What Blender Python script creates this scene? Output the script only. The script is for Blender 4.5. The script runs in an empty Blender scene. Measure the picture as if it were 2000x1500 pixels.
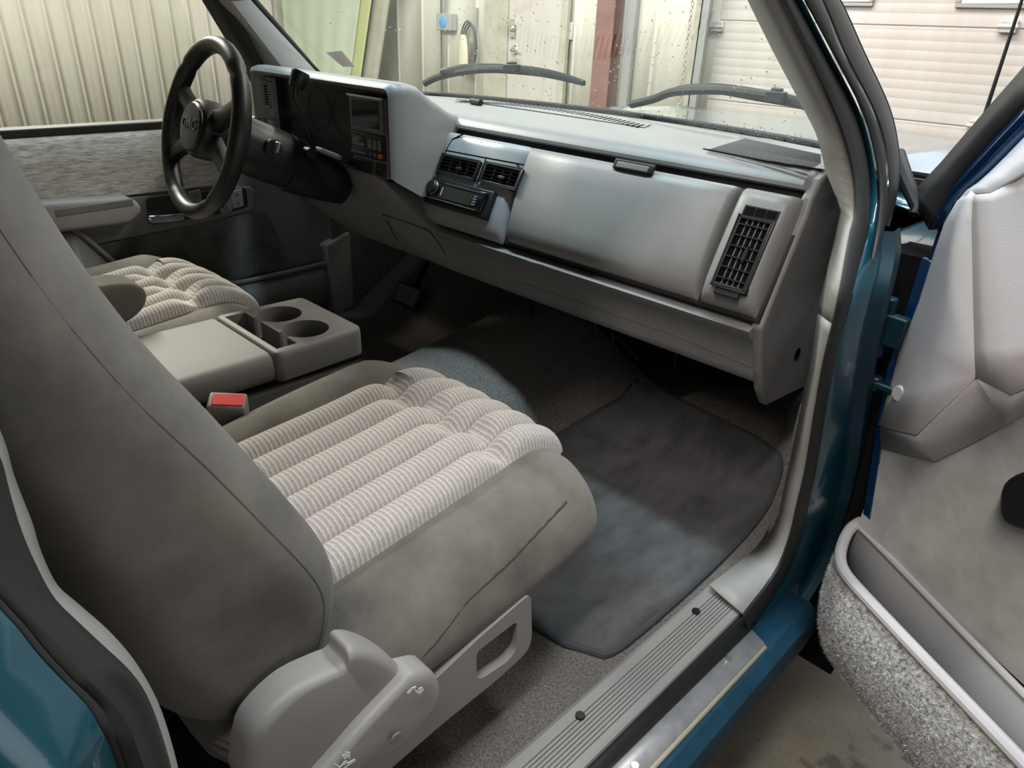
import bpy, bmesh, math, random
from mathutils import Vector, Matrix
random.seed(7)
SC = bpy.context.scene
COL = SC.collection

# ------------------------------------------------------------------ camera
# vehicle axes: x to the passenger side, y to the front, z up; z = 0 is the top of the door sill
R3 = ((0.70904128, 0.34122612, -0.61711036), (0.70418685, -0.29649973, 0.64514246), (0.0371664, -0.89199364, -0.45051749))
FPX = 1392.55
CAM = Vector((1.19, 0.0, 0.86))
GROUND = -0.60
cd = bpy.data.cameras.new('camera'); cam = bpy.data.objects.new('camera', cd); COL.objects.link(cam)
cd.sensor_width = 36.0; cd.sensor_fit = 'HORIZONTAL'; cd.lens = FPX / 2000 * 36; cd.clip_start = 0.01
_r = [Vector((R3[0][i], R3[1][i], R3[2][i])) for i in range(3)]
cam.matrix_world = Matrix(((_r[0].x, -_r[1].x, -_r[2].x, CAM.x), (_r[0].y, -_r[1].y, -_r[2].y, CAM.y),
                           (_r[0].z, -_r[1].z, -_r[2].z, CAM.z), (0, 0, 0, 1)))
SC.camera = cam

# ------------------------------------------------------------------ world, exposure, lamps
SC.view_settings.view_transform = 'Standard'; SC.view_settings.look = 'None'
SC.view_settings.exposure = 0.0; SC.view_settings.gamma = 1.0; SC.view_settings.use_curve_mapping = False
w = bpy.data.worlds.new('world'); SC.world = w; w.use_nodes = True
w.node_tree.nodes['Background'].inputs[0].default_value = (0.75, 0.85, 1.0, 1); w.node_tree.nodes['Background'].inputs[1].default_value = 1.0

def area(name, loc, aim, size, size_y, power, col):
    l = bpy.data.lights.new(name, 'AREA'); l.shape = 'RECTANGLE'; l.size = size; l.size_y = size_y
    l.energy = power; l.color = col
    o = bpy.data.objects.new(name, l); COL.objects.link(o); o.location = loc
    o.rotation_euler = (Vector(aim) - Vector(loc)).to_track_quat('-Z', 'Y').to_euler()
    return o
area('lamp_over_windshield', (0.1, 0.97, 2.9), (0.1, 0.97, 0), 2.6, 0.20, 108, (0.67, 0.86, 1.0))
area('lamp_over_hood', (0.9, 2.9, 2.95), (0.9, 2.9, 0), 2.6, 0.30, 105, (1.0, 0.96, 0.90))
area('lamp_beside_door', (1.30, -1.5, 2.95), (1.30, -1.5, 0), 0.25, 2.8, 100, (1.0, 0.95, 0.91))
area('fill_from_right', (5.2, -0.5, 1.0), (0.3, 0.8, 0.2), 3.0, 1.6, 20, (0.95, 0.97, 1.0))  # added fill for footwell and seat sides, no known source on this side
area('lamp_left_bay', (-4.6, 1.0, 3.0), (-5.3, 1.0, 0), 0.5, 6.0, 720, (1.0, 0.96, 0.86))
area('lamp_front_bay', (-2.4, 4.2, 3.0), (-2.4, 5.4, 0), 5.0, 0.4, 205, (1.0, 0.98, 0.93))

# ------------------------------------------------------------------ surveying helpers
def ray(px, py):
    c = (px - 1000.0, py - 750.0, FPX)
    return Vector([sum(R3[i][j] * c[j] for j in range(3)) for i in range(3)])
def W(px, py, ax, v):
    r = ray(px, py); i = 'xyz'.index(ax); return CAM + r * ((v - CAM[i]) / r[i])
def WP(px, py, p0, n):
    r = ray(px, py); p0 = Vector(p0); n = Vector(n); return CAM + r * ((p0 - CAM).dot(n) / r.dot(n))

# ------------------------------------------------------------------ materials
def newmat(name):
    m = bpy.data.materials.new(name); m.use_nodes = True
    nt = m.node_tree; return m, nt, nt.nodes['Principled BSDF']
def M(name, col, rough=0.5, metal=0.0, vary=0.0, vscale=8.0, bump=0.0, bscale=200.0, sheen=0.0, coat=0.0, spec=0.5, detail=3.0, stretch=None):
    m, nt, b = newmat(name)
    b.inputs['Base Color'].default_value = (*col, 1); b.inputs['Roughness'].default_value = rough
    b.inputs['Metallic'].default_value = metal; b.inputs['Specular IOR Level'].default_value = spec
    if sheen: b.inputs['Sheen Weight'].default_value = sheen; b.inputs['Sheen Roughness'].default_value = 0.45
    if coat: b.inputs['Coat Weight'].default_value = coat; b.inputs['Coat Roughness'].default_value = 0.10
    tc = nt.nodes.new('ShaderNodeTexCoord'); src = tc.outputs['Object']
    if stretch:
        mp = nt.nodes.new('ShaderNodeMapping'); mp.inputs['Scale'].default_value = stretch; nt.links.new(src, mp.inputs[0]); src = mp.outputs[0]
    if vary:
        n = nt.nodes.new('ShaderNodeTexNoise'); n.inputs['Scale'].default_value = vscale; n.inputs['Detail'].default_value = detail
        n.inputs['Roughness'].default_value = 0.6
        nt.links.new(src, n.inputs['Vector'])
        r = nt.nodes.new('ShaderNodeValToRGB'); r.color_ramp.elements[0].position = 0.3; r.color_ramp.elements[1].position = 0.7
        r.color_ramp.elements[0].color = tuple(c * (1 - vary) for c in col) + (1,)
        r.color_ramp.elements[1].color = tuple(min(1, c * (1 + vary)) for c in col) + (1,)
        nt.links.new(n.outputs['Fac'], r.inputs[0]); nt.links.new(r.outputs[0], b.inputs['Base Color'])
    if bump:
        n2 = nt.nodes.new('ShaderNodeTexNoise'); n2.inputs['Scale'].default_value = bscale; n2.inputs['Detail'].default_value = 2.0
        nt.links.new(src, n2.inputs['Vector'])
        bp = nt.nodes.new('ShaderNodeBump'); bp.inputs['Strength'].default_value = bump; bp.inputs['Distance'].default_value = 0.002
        nt.links.new(n2.outputs['Fac'], bp.inputs['Height']); nt.links.new(bp.outputs[0], b.inputs['Normal'])
    return m
def glass(name, tint=(0.9, 0.95, 0.92), refl=1.0, ior=1.45):
    m = bpy.data.materials.new(name); m.use_nodes = True; nt = m.node_tree; nt.nodes.clear()
    o = nt.nodes.new('ShaderNodeOutputMaterial'); t = nt.nodes.new('ShaderNodeBsdfTransparent'); g = nt.nodes.new('ShaderNodeBsdfGlossy')
    mx = nt.nodes.new('ShaderNodeMixShader'); f = nt.nodes.new('ShaderNodeLayerWeight'); f.inputs[0].default_value = 0.5; f5 = nt.nodes.new('ShaderNodeMath'); f5.operation = 'POWER'; f5.inputs[1].default_value = 5; fm = nt.nodes.new('ShaderNodeMath'); fm.operation = 'MULTIPLY_ADD'; fm.inputs[1].default_value = 0.80; fm.inputs[2].default_value = 0.06; nt.links.new(f.outputs['Facing'], f5.inputs[0]); nt.links.new(f5.outputs[0], fm.inputs[0])
    g.inputs['Roughness'].default_value = 0.02; g.inputs['Color'].default_value = (refl, refl, refl, 1); t.inputs[0].default_value = (*tint, 1)
    nt.links.new(fm.outputs[0], mx.inputs[0]); nt.links.new(t.outputs[0], mx.inputs[1]); nt.links.new(g.outputs[0], mx.inputs[2]); nt.links.new(mx.outputs[0], o.inputs[0])
    return m
def emit(name, col, s):
    m, nt, b = newmat(name); b.inputs['Base Color'].default_value = (0, 0, 0, 1)
    b.inputs['Emission Color'].default_value = (*col, 1); b.inputs['Emission Strength'].default_value = s; return m

velour = M('grey_velour', (0.150, 0.138, 0.119), 0.95, vary=0.22, vscale=9, bump=0.15, bscale=1500, sheen=0.14, spec=0.15, detail=5)
velour_side = M('brushed_grey_velour', (0.166, 0.152, 0.132), 0.95, vary=0.42, vscale=6.5, bump=0.15, bscale=1500, sheen=0.14, spec=0.15, detail=6)
plastic = M('grey_grained_plastic', (0.245, 0.234, 0.228), 0.42, bump=0.10, bscale=600, vary=0.04, vscale=5)
plastic_smooth = M('smooth_grey_plastic', (0.33, 0.325, 0.325), 0.34, bump=0.03, bscale=500)
plastic_dark = M('dark_grey_plastic', (0.175, 0.165, 0.16), 0.5, bump=0.1, bscale=500, vary=0.05)
plastic_seat = M('warm_grey_seat_plastic', (0.265, 0.248, 0.234), 0.45, bump=0.05, bscale=500)
plastic_console = M('warm_grey_console_plastic', (0.185, 0.170, 0.160), 0.60, bump=0.08, bscale=600)
trim_light = M('pale_trim_plastic', (0.32, 0.30, 0.28), 0.5, bump=0.06, bscale=600, vary=0.04)
trim_door = M('door_trim_plastic', (0.56, 0.52, 0.52), 0.48, bump=0.15, bscale=650, vary=0.03)
black = M('black_plastic', (0.011, 0.011, 0.012), 0.42, bump=0.05, bscale=500)
black_gloss = M('black_gloss', (0.006, 0.006, 0.008), 0.09)
rubber = M('black_rubber', (0.011, 0.0105, 0.0105), 0.6, bump=0.1, bscale=300)
leather = M('black_leather', (0.012, 0.0115, 0.011), 0.42, bump=0.12, bscale=500)
carpet = M('taupe_carpet', (0.165, 0.146, 0.132), 1.0, vary=0.45, vscale=260, bump=1.0, bscale=500, sheen=0.15, spec=0.1, detail=2)
mat_carpet = M('charcoal_mat', (0.095, 0.091, 0.091), 1.0, vary=0.35, vscale=14, bump=0.8, bscale=600, sheen=0.15, spec=0.1, detail=5, stretch=(1.6, 0.7, 1))
door_fabric = M('door_velour', (0.54, 0.525, 0.495), 0.98, vary=0.20, vscale=14, bump=0.35, bscale=900, sheen=0.3, spec=0.1, detail=8)
fuzz = M('fuzzy_pocket_carpet', (0.42, 0.40, 0.39), 1.0, vary=0.75, vscale=160, bump=1.0, bscale=260, sheen=0.2, spec=0.1, detail=4)
pile_m = M('carpet_pile', (0.66, 0.64, 0.63), 0.9, vary=0.5, vscale=60, spec=0.1); driver_fabric = M('ribbed_door_cloth', (0.50, 0.48, 0.43), 0.98, vary=0.40, vscale=60, bump=1.0, bscale=120, sheen=0.3, spec=0.1, detail=6, stretch=(1, 0.5, 2.5))
teal = M('teal_paint', (0.006, 0.060, 0.088), 0.28, metal=0.25, coat=1.0)
blue = M('blue_paint', (0.004, 0.035, 0.115), 0.25, metal=0.3, coat=1.0)
worn_blue = M('worn_blue_paint', (0.010, 0.050, 0.085), 0.55, metal=0.1, vary=0.25, vscale=14, spec=0.3); dark_teal = M('dark_teal_paint', (0.006, 0.030, 0.045), 0.45, metal=0.3); dark_void = M('dark_metal_and_shade', (0.010, 0.010, 0.011), 0.9, spec=0.0)  # void colour: dark metal, and painted-in shade of slots and gaps
chrome = M('chrome', (0.8, 0.8, 0.8), 0.12, metal=1.0)
alu = M('brushed_aluminium', (0.62, 0.60, 0.60), 0.42, metal=0.6, vary=0.2, vscale=30, bump=0.05, bscale=200)
tan = M('tan_strip', (0.46, 0.40, 0.30), 0.6)
red = M('red_plastic', (0.75, 0.03, 0.02), 0.4)
gauge_ink = M('gauge_ink', (0.03, 0.03, 0.03), 0.5); white_ink = M('white_ink', (0.75, 0.74, 0.72), 0.6)
silver_ink = M('grey_ink', (0.10, 0.10, 0.10), 0.45)
blue_btn = M('blue_button', (0.03, 0.09, 0.45), 0.4)
orange_btn = M('orange_button', (0.75, 0.25, 0.02), 0.4)
screw_m = M('dark_screw', (0.03, 0.028, 0.026), 0.4, metal=0.6)
screw_bright = M('bright_screw', (0.6, 0.55, 0.5), 0.25, metal=1)
windshield_glass = glass('windshield_glass', (0.88, 0.93, 0.90)); window_glass = glass('window_glass', (0.90, 0.93, 0.88))

def seat_insert_mat():
    m, nt, b = newmat('ribbed_insert_fabric')
    tc = nt.nodes.new('ShaderNodeTexCoord')
    wv = nt.nodes.new('ShaderNodeTexWave'); wv.wave_type = 'BANDS'; wv.bands_direction = 'Y'; wv.inputs['Scale'].default_value = 44.0
    wv.inputs['Distortion'].default_value = 0.5; wv.inputs['Detail'].default_value = 2; wv.inputs['Detail Scale'].default_value = 4
    nt.links.new(tc.outputs['Object'], wv.inputs['Vector'])
    r = nt.nodes.new('ShaderNodeValToRGB')
    r.color_ramp.elements[0].position = 0.62; r.color_ramp.elements[0].color = (0.42, 0.375, 0.35, 1)
    r.color_ramp.elements[1].position = 0.98; r.color_ramp.elements[1].color = (0.62, 0.58, 0.54, 1)
    nt.links.new(wv.outputs['Fac'], r.inputs[0])
    n = nt.nodes.new('ShaderNodeTexNoise'); n.inputs['Scale'].default_value = 320
    nt.links.new(tc.outputs['Object'], n.inputs['Vector'])
    mx = nt.nodes.new('ShaderNodeMix'); mx.data_type = 'RGBA'; mx.blend_type = 'OVERLAY'; mx.inputs[0].default_value = 0.35
    nt.links.new(r.outputs[0], mx.inputs[6]); nt.links.new(n.outputs['Fac'], mx.inputs[7]); nt.links.new(mx.outputs[2], b.inputs['Base Color'])
    ad = nt.nodes.new('ShaderNodeMath'); ad.operation = 'ADD'; nt.links.new(wv.outputs['Fac'], ad.inputs[0]); nt.links.new(n.outputs['Fac'], ad.inputs[1])
    bp = nt.nodes.new('ShaderNodeBump'); bp.inputs['Strength'].default_value = 0.35; bp.inputs['Distance'].default_value = 0.0015
    nt.links.new(ad.outputs[0], bp.inputs['Height']); nt.links.new(bp.outputs[0], b.inputs['Normal'])
    b.inputs['Roughness'].default_value = 0.95; b.inputs['Sheen Weight'].default_value = 0.3; b.inputs['Specular IOR Level'].default_value = 0.15
    return m
insert_fabric = seat_insert_mat(); seam_m = M('seam_thread', (0.062, 0.056, 0.049), 0.9)

def concrete_mat():
    m, nt, b = newmat('stained_concrete')
    tc = nt.nodes.new('ShaderNodeTexCoord')
    def noise(s, d, r=0.6):
        n = nt.nodes.new('ShaderNodeTexNoise'); n.inputs['Scale'].default_value = s; n.inputs['Detail'].default_value = d; n.inputs['Roughness'].default_value = r
        nt.links.new(tc.outputs['Object'], n.inputs['Vector']); return n
    def ramp(n, a, ca, bb, cb):
        r = nt.nodes.new('ShaderNodeValToRGB'); r.color_ramp.elements[0].position = a; r.color_ramp.elements[1].position = bb
        r.color_ramp.elements[0].color = (*ca, 1); r.color_ramp.elements[1].color = (*cb, 1); nt.links.new(n.outputs['Fac'], r.inputs[0]); return r
    base = ramp(noise(3.0, 7), 0.3, (0.075, 0.066, 0.050), 0.7, (0.185, 0.165, 0.128))
    st = ramp(noise(5.5, 4), 0.40, (0.34, 0.30, 0.25), 0.46, (1, 1, 1))
    sp = ramp(noise(110, 5), 0.34, (0.5, 0.46, 0.42), 0.40, (1, 1, 1))
    def mul(a, c):
        mx = nt.nodes.new('ShaderNodeMix'); mx.data_type = 'RGBA'; mx.blend_type = 'MULTIPLY'; mx.inputs[0].default_value = 1
        nt.links.new(a, mx.inputs[6]); nt.links.new(c, mx.inputs[7]); return mx.outputs[2]
    nt.links.new(mul(mul(base.outputs[0], st.outputs[0]), sp.outputs[0]), b.inputs['Base Color'])
    b.inputs['Roughness'].default_value = 0.55
    return m
concrete = concrete_mat()
def tin_mat(name, col, dirt=0.12):
    m, nt, b = newmat(name); tc = nt.nodes.new('ShaderNodeTexCoord')
    mp = nt.nodes.new('ShaderNodeMapping'); mp.inputs['Scale'].default_value = (6, 6, 0.5); nt.links.new(tc.outputs['Object'], mp.inputs[0])
    n = nt.nodes.new('ShaderNodeTexNoise'); n.inputs['Scale'].default_value = 2.0; n.inputs['Detail'].default_value = 5; nt.links.new(mp.outputs[0], n.inputs['Vector'])
    r = nt.nodes.new('ShaderNodeValToRGB'); r.color_ramp.elements[0].position = 0.3; r.color_ramp.elements[1].position = 0.6
    r.color_ramp.elements[0].color = (*[c * (1 - dirt * (1 + 0.3 * i)) for i, c in enumerate(col)], 1); r.color_ramp.elements[1].color = (*col, 1)
    nt.links.new(n.outputs['Fac'], r.inputs[0]); nt.links.new(r.outputs[0], b.inputs['Base Color']); b.inputs['Roughness'].default_value = 0.5
    return m
tin = tin_mat('white_metal_wall', (0.77, 0.755, 0.68), 0.07); tin2 = tin_mat('white_metal_panels', (0.78, 0.77, 0.69), 0.08); wall_plain = M('grey_wall_paint', (0.28, 0.27, 0.25), 0.8)
door_white = tin_mat('white_door', (0.52, 0.485, 0.46), 0.06); grey_metal = M('grey_track_metal', (0.33, 0.34, 0.34), 0.5, metal=0.3)
frame_grey = M('grey_frame_paint', (0.42, 0.40, 0.33), 0.6, vary=0.1); brown_paint = M('brown_steel_paint', (0.21, 0.105, 0.085), 0.6, vary=0.25, vscale=3)
ceil_white = M('white_ceiling', (0.5, 0.49, 0.47), 0.8)
green_sheet = M('green_sheet', (0.62, 0.70, 0.55), 0.7, vary=0.05, vscale=2); lime = M('lime_sheet', (0.52, 0.57, 0.27), 0.7); box_grey = M('box_grey', (0.36, 0.38, 0.36), 0.5)
box_blue = M('blue_sticker', (0.08, 0.35, 0.75), 0.5); hose_m = M('dark_hose', (0.08, 0.10, 0.09), 0.6); bag_m = M('cream_bag', (0.62, 0.58, 0.45), 0.8); lilac_ink = M('pink_sticker', (0.46, 0.36, 0.34), 0.6)

# ------------------------------------------------------------------ mesh building
def V(*a): return Vector(a)
class MB:
    def __init__(s): s.v = []; s.f = []
    def add(s, vs, fs):
        n = len(s.v); s.v += [Vector(v) for v in vs]; s.f += [tuple(i + n for i in f) for f in fs]; return s
    def obox(s, c, a, b, d):
        c, a, b, d = Vector(c), Vector(a), Vector(b), Vector(d)
        vs = [c + a * i + b * j + d * k for i in (-1, 1) for j in (-1, 1) for k in (-1, 1)]
        return s.add(vs, [(0, 1, 3, 2), (4, 6, 7, 5), (0, 4, 5, 1), (2, 3, 7, 6), (0, 2, 6, 4), (1, 5, 7, 3)])
    def box(s, x0, x1, y0, y1, z0, z1):
        return s.obox(((x0 + x1) / 2, (y0 + y1) / 2, (z0 + z1) / 2), ((x1 - x0) / 2, 0, 0), (0, (y1 - y0) / 2, 0), (0, 0, (z1 - z0) / 2))
    def prism(s, poly, vec):
        n = len(poly); vec = Vector(vec); p = [Vector(q) for q in poly]
        return s.add(p + [q + vec for q in p], [tuple(range(n))[::-1], tuple(range(n, 2 * n))] + [(i, (i + 1) % n, n + (i + 1) % n, n + i) for i in range(n)])
    def strip(s, *lines):
        n = len(lines[0]); vs = [p for l in lines for p in l]
        return s.add(vs, [(k * n + i, k * n + i + 1, (k + 1) * n + i + 1, (k + 1) * n + i) for k in range(len(lines) - 1) for i in range(n - 1)])
    def loft(s, loops, cap=True, closed=True):
        n = len(loops[0]); vs = [p for l in loops for p in l]; fs = []
        for k in range(len(loops) - 1):
            for i in range(n if closed else n - 1):
                j = (i + 1) % n; fs.append((k * n + i, k * n + j, (k + 1) * n + j, (k + 1) * n + i))
        if cap: fs.append(tuple(range(n))[::-1]); fs.append(tuple(range((len(loops) - 1) * n, len(loops) * n)))
        return s.add(vs, fs)
    def tube(s, path, r, n=10, cap=True):
        path = [Vector(p) for p in path]; loops = []
        rs = r if isinstance(r, (list, tuple)) else [r] * len(path)
        up = None
        for i, p in enumerate(path):
            t = (path[min(i + 1, len(path) - 1)] - path[max(i - 1, 0)]).normalized()
            if up is None: up = t.orthogonal().normalized()
            up = (up - t * up.dot(t)).normalized(); b = t.cross(up)
            loops.append([p + (up * math.cos(2 * math.pi * k / n) + b * math.sin(2 * math.pi * k / n)) * rs[i] for k in range(n)])
        return s.loft(loops, cap)
    def grid(s, f, nu, nv):
        vs = [f(i / nu, j / nv) for j in range(nv + 1) for i in range(nu + 1)]; q = nu + 1
        return s.add(vs, [(j * q + i, j * q + i + 1, (j + 1) * q + i + 1, (j + 1) * q + i) for j in range(nv) for i in range(nu)])
    def disc(s, c, u, v, r, h, n=20, r2=None):
        c, u, v = Vector(c), Vector(u).normalized(), Vector(v).normalized(); w_ = u.cross(v)
        ring = lambda rr, d: [c + (u * math.cos(2 * math.pi * k / n) + v * math.sin(2 * math.pi * k / n)) * rr + w_ * d for k in range(n)]
        return s.loft([ring(r, 0), ring(r, h * 0.7), ring((r2 or r) * 0.9, h)])
    def build(s, name, mat, parent=None, bevel=0, solid=0, sub=0, angle=35, seg=2, off=0.0):
        me = bpy.data.meshes.new(name); me.from_pydata(s.v, [], s.f); me.validate()
        bm = bmesh.new(); bm.from_mesh(me); bmesh.ops.remove_doubles(bm, verts=bm.verts, dist=1e-6); bmesh.ops.recalc_face_normals(bm, faces=bm.faces); bm.to_mesh(me); bm.free()
        for p in me.polygons: p.use_smooth = True
        me.set_sharp_from_angle(angle=math.radians(angle)); me.materials.append(mat)
        o = bpy.data.objects.new(name, me); COL.objects.link(o)
        if parent: adopt(o, parent)
        if solid: md = o.modifiers.new('solid', 'SOLIDIFY'); md.thickness = solid; md.offset = off
        if bevel: md = o.modifiers.new('bevel', 'BEVEL'); md.width = bevel; md.segments = seg; md.limit_method = 'ANGLE'; md.angle_limit = math.radians(40)
        if sub: md = o.modifiers.new('sub', 'SUBSURF'); md.levels = sub; md.render_levels = sub
        return o
def adopt(o, parent):
    o.parent = parent
    if parent.parent is None: o.matrix_parent_inverse = Matrix.Translation(parent.location).inverted()
def tag(o, label, cat, group=None, kind=None):
    o['label'] = label
    if cat: o['category'] = cat
    if group: o['group'] = group
    if kind: o['kind'] = kind
    return o
def thing(name, loc, label, cat, group=None):
    o = bpy.data.objects.new(name, None); COL.objects.link(o); o.location = loc; o.empty_display_size = 0.05
    return tag(o, label, cat, group)
def struct(o): o['kind'] = 'structure'; return o
def rnd(poly, r, n=4):
    out = []; N = len(poly); P = [Vector(p) for p in poly]
    for i in range(N):
        p, a, b = P[i], P[i - 1], P[(i + 1) % N]
        da, db = (a - p), (b - p); rr = min(r, da.length * 0.45, db.length * 0.45)
        s0, s1 = p + da.normalized() * rr, p + db.normalized() * rr
        for k in range(n + 1):
            t = k / n; out.append(s0 * (1 - t) ** 2 + p * 2 * t * (1 - t) + s1 * t * t)
    return out
def spline(pts, n=6):
    P = [Vector(p) for p in pts]; out = []
    for i in range(len(P) - 1):
        a, b, c, d = P[max(i - 1, 0)], P[i], P[i + 1], P[min(i + 2, len(P) - 1)]
        for k in range(n):
            t = k / n
            out.append(0.5 * ((2 * b) + (c - a) * t + (2 * a - 5 * b + 4 * c - d) * t * t + (3 * b - a - 3 * c + d) * t ** 3))
    out.append(P[-1]); return out
def inset2(poly, d):
    """inset a closed 2-D polygon (list of (a,b)) by d using averaged normals"""
    N = len(poly); area_ = sum(poly[i][0] * poly[(i + 1) % N][1] - poly[(i + 1) % N][0] * poly[i][1] for i in range(N)); sg = 1 if area_ > 0 else -1
    out = []
    for i in range(N):
        a, p, b = Vector((*poly[i - 1], 0)), Vector((*poly[i], 0)), Vector((*poly[(i + 1) % N], 0))
        e1, e2 = (p - a).normalized(), (b - p).normalized(); n1, n2 = V(-e1.y, e1.x, 0), V(-e2.y, e2.x, 0); m = (n1 + n2)
        if m.length < 1e-6: m = n1
        m.normalize(); k = max(0.5, m.dot(n1)); q = p + m * (sg * d / k); out.append((q.x, q.y))
    return out
def pillow(mb, prof, x0, x1, r, seg=5, xf=None):
    """profile in (y,z) swept from x0 to x1 with rounded rims of radius r"""
    loops = []
    st = [(x0 + r * (1 - math.sin(a)), r * (1 - math.cos(a))) for a in [math.pi / 2 * k / seg for k in range(seg, -1, -1)]]
    st = [(x0 + r - r * math.cos(t), r - r * math.sin(t)) for t in [math.pi / 2 * k / seg for k in range(seg + 1)]]
    st += [(x1 - r + r * math.sin(t), r - r * math.cos(t)) for t in [math.pi / 2 * k / seg for k in range(seg + 1)]]
    for x, d in st:
        loops.append([V(x, a, b) for a, b in inset2(prof, d)])
    return mb.loft(loops)
def screw(name, c, n, r, mat, parent):
    n = Vector(n).normalized(); u = n.orthogonal().normalized(); v = n.cross(u)
    return MB().disc(Vector(c), u, v, r, r * 0.5, 14).build(name, mat, parent)

# =================================================================== THE GARAGE
YB = 5.8; XL = -8.8; ZC = 3.3
g = MB().box(XL, 5.5, -6.5, YB + 0.1, GROUND - 0.1, GROUND); struct(g.build('floor', concrete))
def ribbed(y0, y1, pitch=0.229):
    pts = []; y = y0
    while y < y1:
        for a, b in ((0, 0), (0.010, 0.016), (0.026, 0.016), (0.036, 0), (0.085, 0), (0.095, 0.0008), (0.105, 0), (0.150, 0), (0.160, 0.0008), (0.170, 0)):
            pts.append((y + a, b))
        y += pitch
    return pts
pr = ribbed(-6.5, YB)
mb = MB().strip([V(XL + b, y, GROUND) for y, b in pr], [V(XL + b, y, ZC) for y, b in pr]); struct(mb.build('wall_left', tin, solid=0.01, angle=15))
xd0 = W(1398, 100, 'y', YB).x
pb = [(XL + (y + 6.5), b) for y, b in ribbed(-6.5, -6.5 + (xd0 - XL - 0.1), 0.46)]
pb = [(x, b * 0.5) for x, b in pb if x < xd0]
mb = MB().strip([V(x, YB - b, GROUND) for x, b in pb], [V(x, YB - b, ZC) for x, b in pb]); struct(mb.build('wall_back', tin2, solid=0.01, angle=15))
struct(MB().box(5.5, 5.6, -6.5, YB + 0.1, GROUND, ZC).build('wall_right', wall_plain))
struct(MB().box(XL, 5.5, -6.6, -6.5, GROUND, ZC).build('wall_rear', wall_plain))
struct(MB().box(XL, 5.5, -6.5, YB + 0.1, ZC, ZC + 0.1).build('ceiling', ceil_white))
# overhead door, facing the truck
d1 = bpy.data.objects.new('door_1', None); COL.objects.link(d1); d1.location = (xd0, YB, GROUND); struct(d1)
zb = [GROUND, -0.24, 0.353, 0.948, 1.54, 2.13, ZC]
xe = 5.4
for k in range(6):
    z0, z1 = zb[k], zb[k + 1]; prof = [(YB + 0.03, z0 + 0.0005), (YB - 0.002, z0 + 0.0005), (YB - 0.012, z0 + 0.008)]
    nrib = 9
    for i in range(nrib):
        a = z0 + 0.02 + (z1 - z0 - 0.04) * i / nrib; b = z0 + 0.02 + (z1 - z0 - 0.04) * (i + 1) / nrib
        prof += [(YB - 0.012, a), (YB - 0.012, b - 0.012), (YB - 0.0112, b - 0.008), (YB - 0.0112, b - 0.003)]
    prof += [(YB - 0.012, z1 - 0.008), (YB - 0.002, z1 - 0.0005), (YB + 0.03, z1 - 0.0005)]
    MB().loft([[V(xd0, y, z) for y, z in prof], [V(xe, y, z) for y, z in prof]]).build('door_section', door_white, d1, angle=20)
sky_pane = emit('daylit_pane', (0.80, 0.90, 1.0), 1.7)
xw = [W(1700, 5, 'y', YB).x, W(1880, 5, 'y', YB).x]; wid = 0.62
for xa in (xw[0] - wid, xw[1], xw[1] + wid + (xw[1] - xw[0])):
    f = MB()
    for (a, b, c, d) in ((xa - 0.03, xa + wid + 0.03, 1.062, 1.09), (xa - 0.03, xa + wid + 0.03, 1.40, 1.43), (xa - 0.03, xa, 1.09, 1.40), (xa + wid, xa + wid + 0.03, 1.09, 1.40)):
        f.box(a, b, YB - 0.035, YB - 0.008, c, d)
    fo = f.build('window_frame', trim_light, d1, bevel=0.004); MB().box(xa, xa + wid, YB - 0.022, YB - 0.013, 1.09, 1.40).build('pane', sky_pane, fo)
for px, py in ((1970, 52), (1908, 246), (1402, 52)):
    c = W(px, py, 'y', YB - 0.03); h = MB().box(c.x - 0.05, c.x + 0.05, YB - 0.05, YB - 0.013, c.z - 0.035, c.z + 0.035); h.tube([(c.x - 0.06, YB - 0.05, c.z), (c.x + 0.06, YB - 0.05, c.z)], 0.012); h.build('door_hinge', alu, d1, bevel=0.004)
# walk-through door
def yx(px, py=100, y=YB): return W(px, py, 'y', y).x
d2 = bpy.data.objects.new('door_2', None); COL.objects.link(d2); d2.location = (yx(998), YB, GROUND); struct(d2)
xa, xb = yx(1000), yx(1102)
MB().box(xa, xb, YB - 0.06, YB - 0.03, GROUND + 0.02, 1.75).build('door_leaf', door_white, d2, bevel=0.004)
mb = MB().box(yx(955), xa - 0.004, YB - 0.08, YB - 0.03, GROUND, 1.85); mb.box(xb + 0.004, xb + 0.08, YB - 0.08, YB - 0.03, GROUND, 1.85); mb.box(yx(955), xb + 0.08, YB - 0.08, YB - 0.03, 1.76, 1.87); mb.build('door_frame', frame_grey, d2, bevel=0.004)
c = W(1003, 56, 'y', YB - 0.06); mb = MB().box(c.x - 0.04, c.x + 0.04, YB - 0.075, YB - 0.06, c.z - 0.085, c.z + 0.085); mb.disc((c.x, YB - 0.075, c.z), (1, 0, 0), (0, 0, 1), 0.03, 0.03); mb.build('deadbolt', chrome, d2, bevel=0.006)
c = W(1006, 97, 'y', YB - 0.06); mb = MB().disc((c.x, YB - 0.06, c.z), (1, 0, 0), (0, 0, 1), 0.045, 0.02); mb.tube([(c.x, YB - 0.06, c.z), (c.x, YB - 0.12, c.z), (c.x + 0.10, YB - 0.125, c.z - 0.01)], 0.014); mb.build('lever_handle', chrome, d2)
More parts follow.
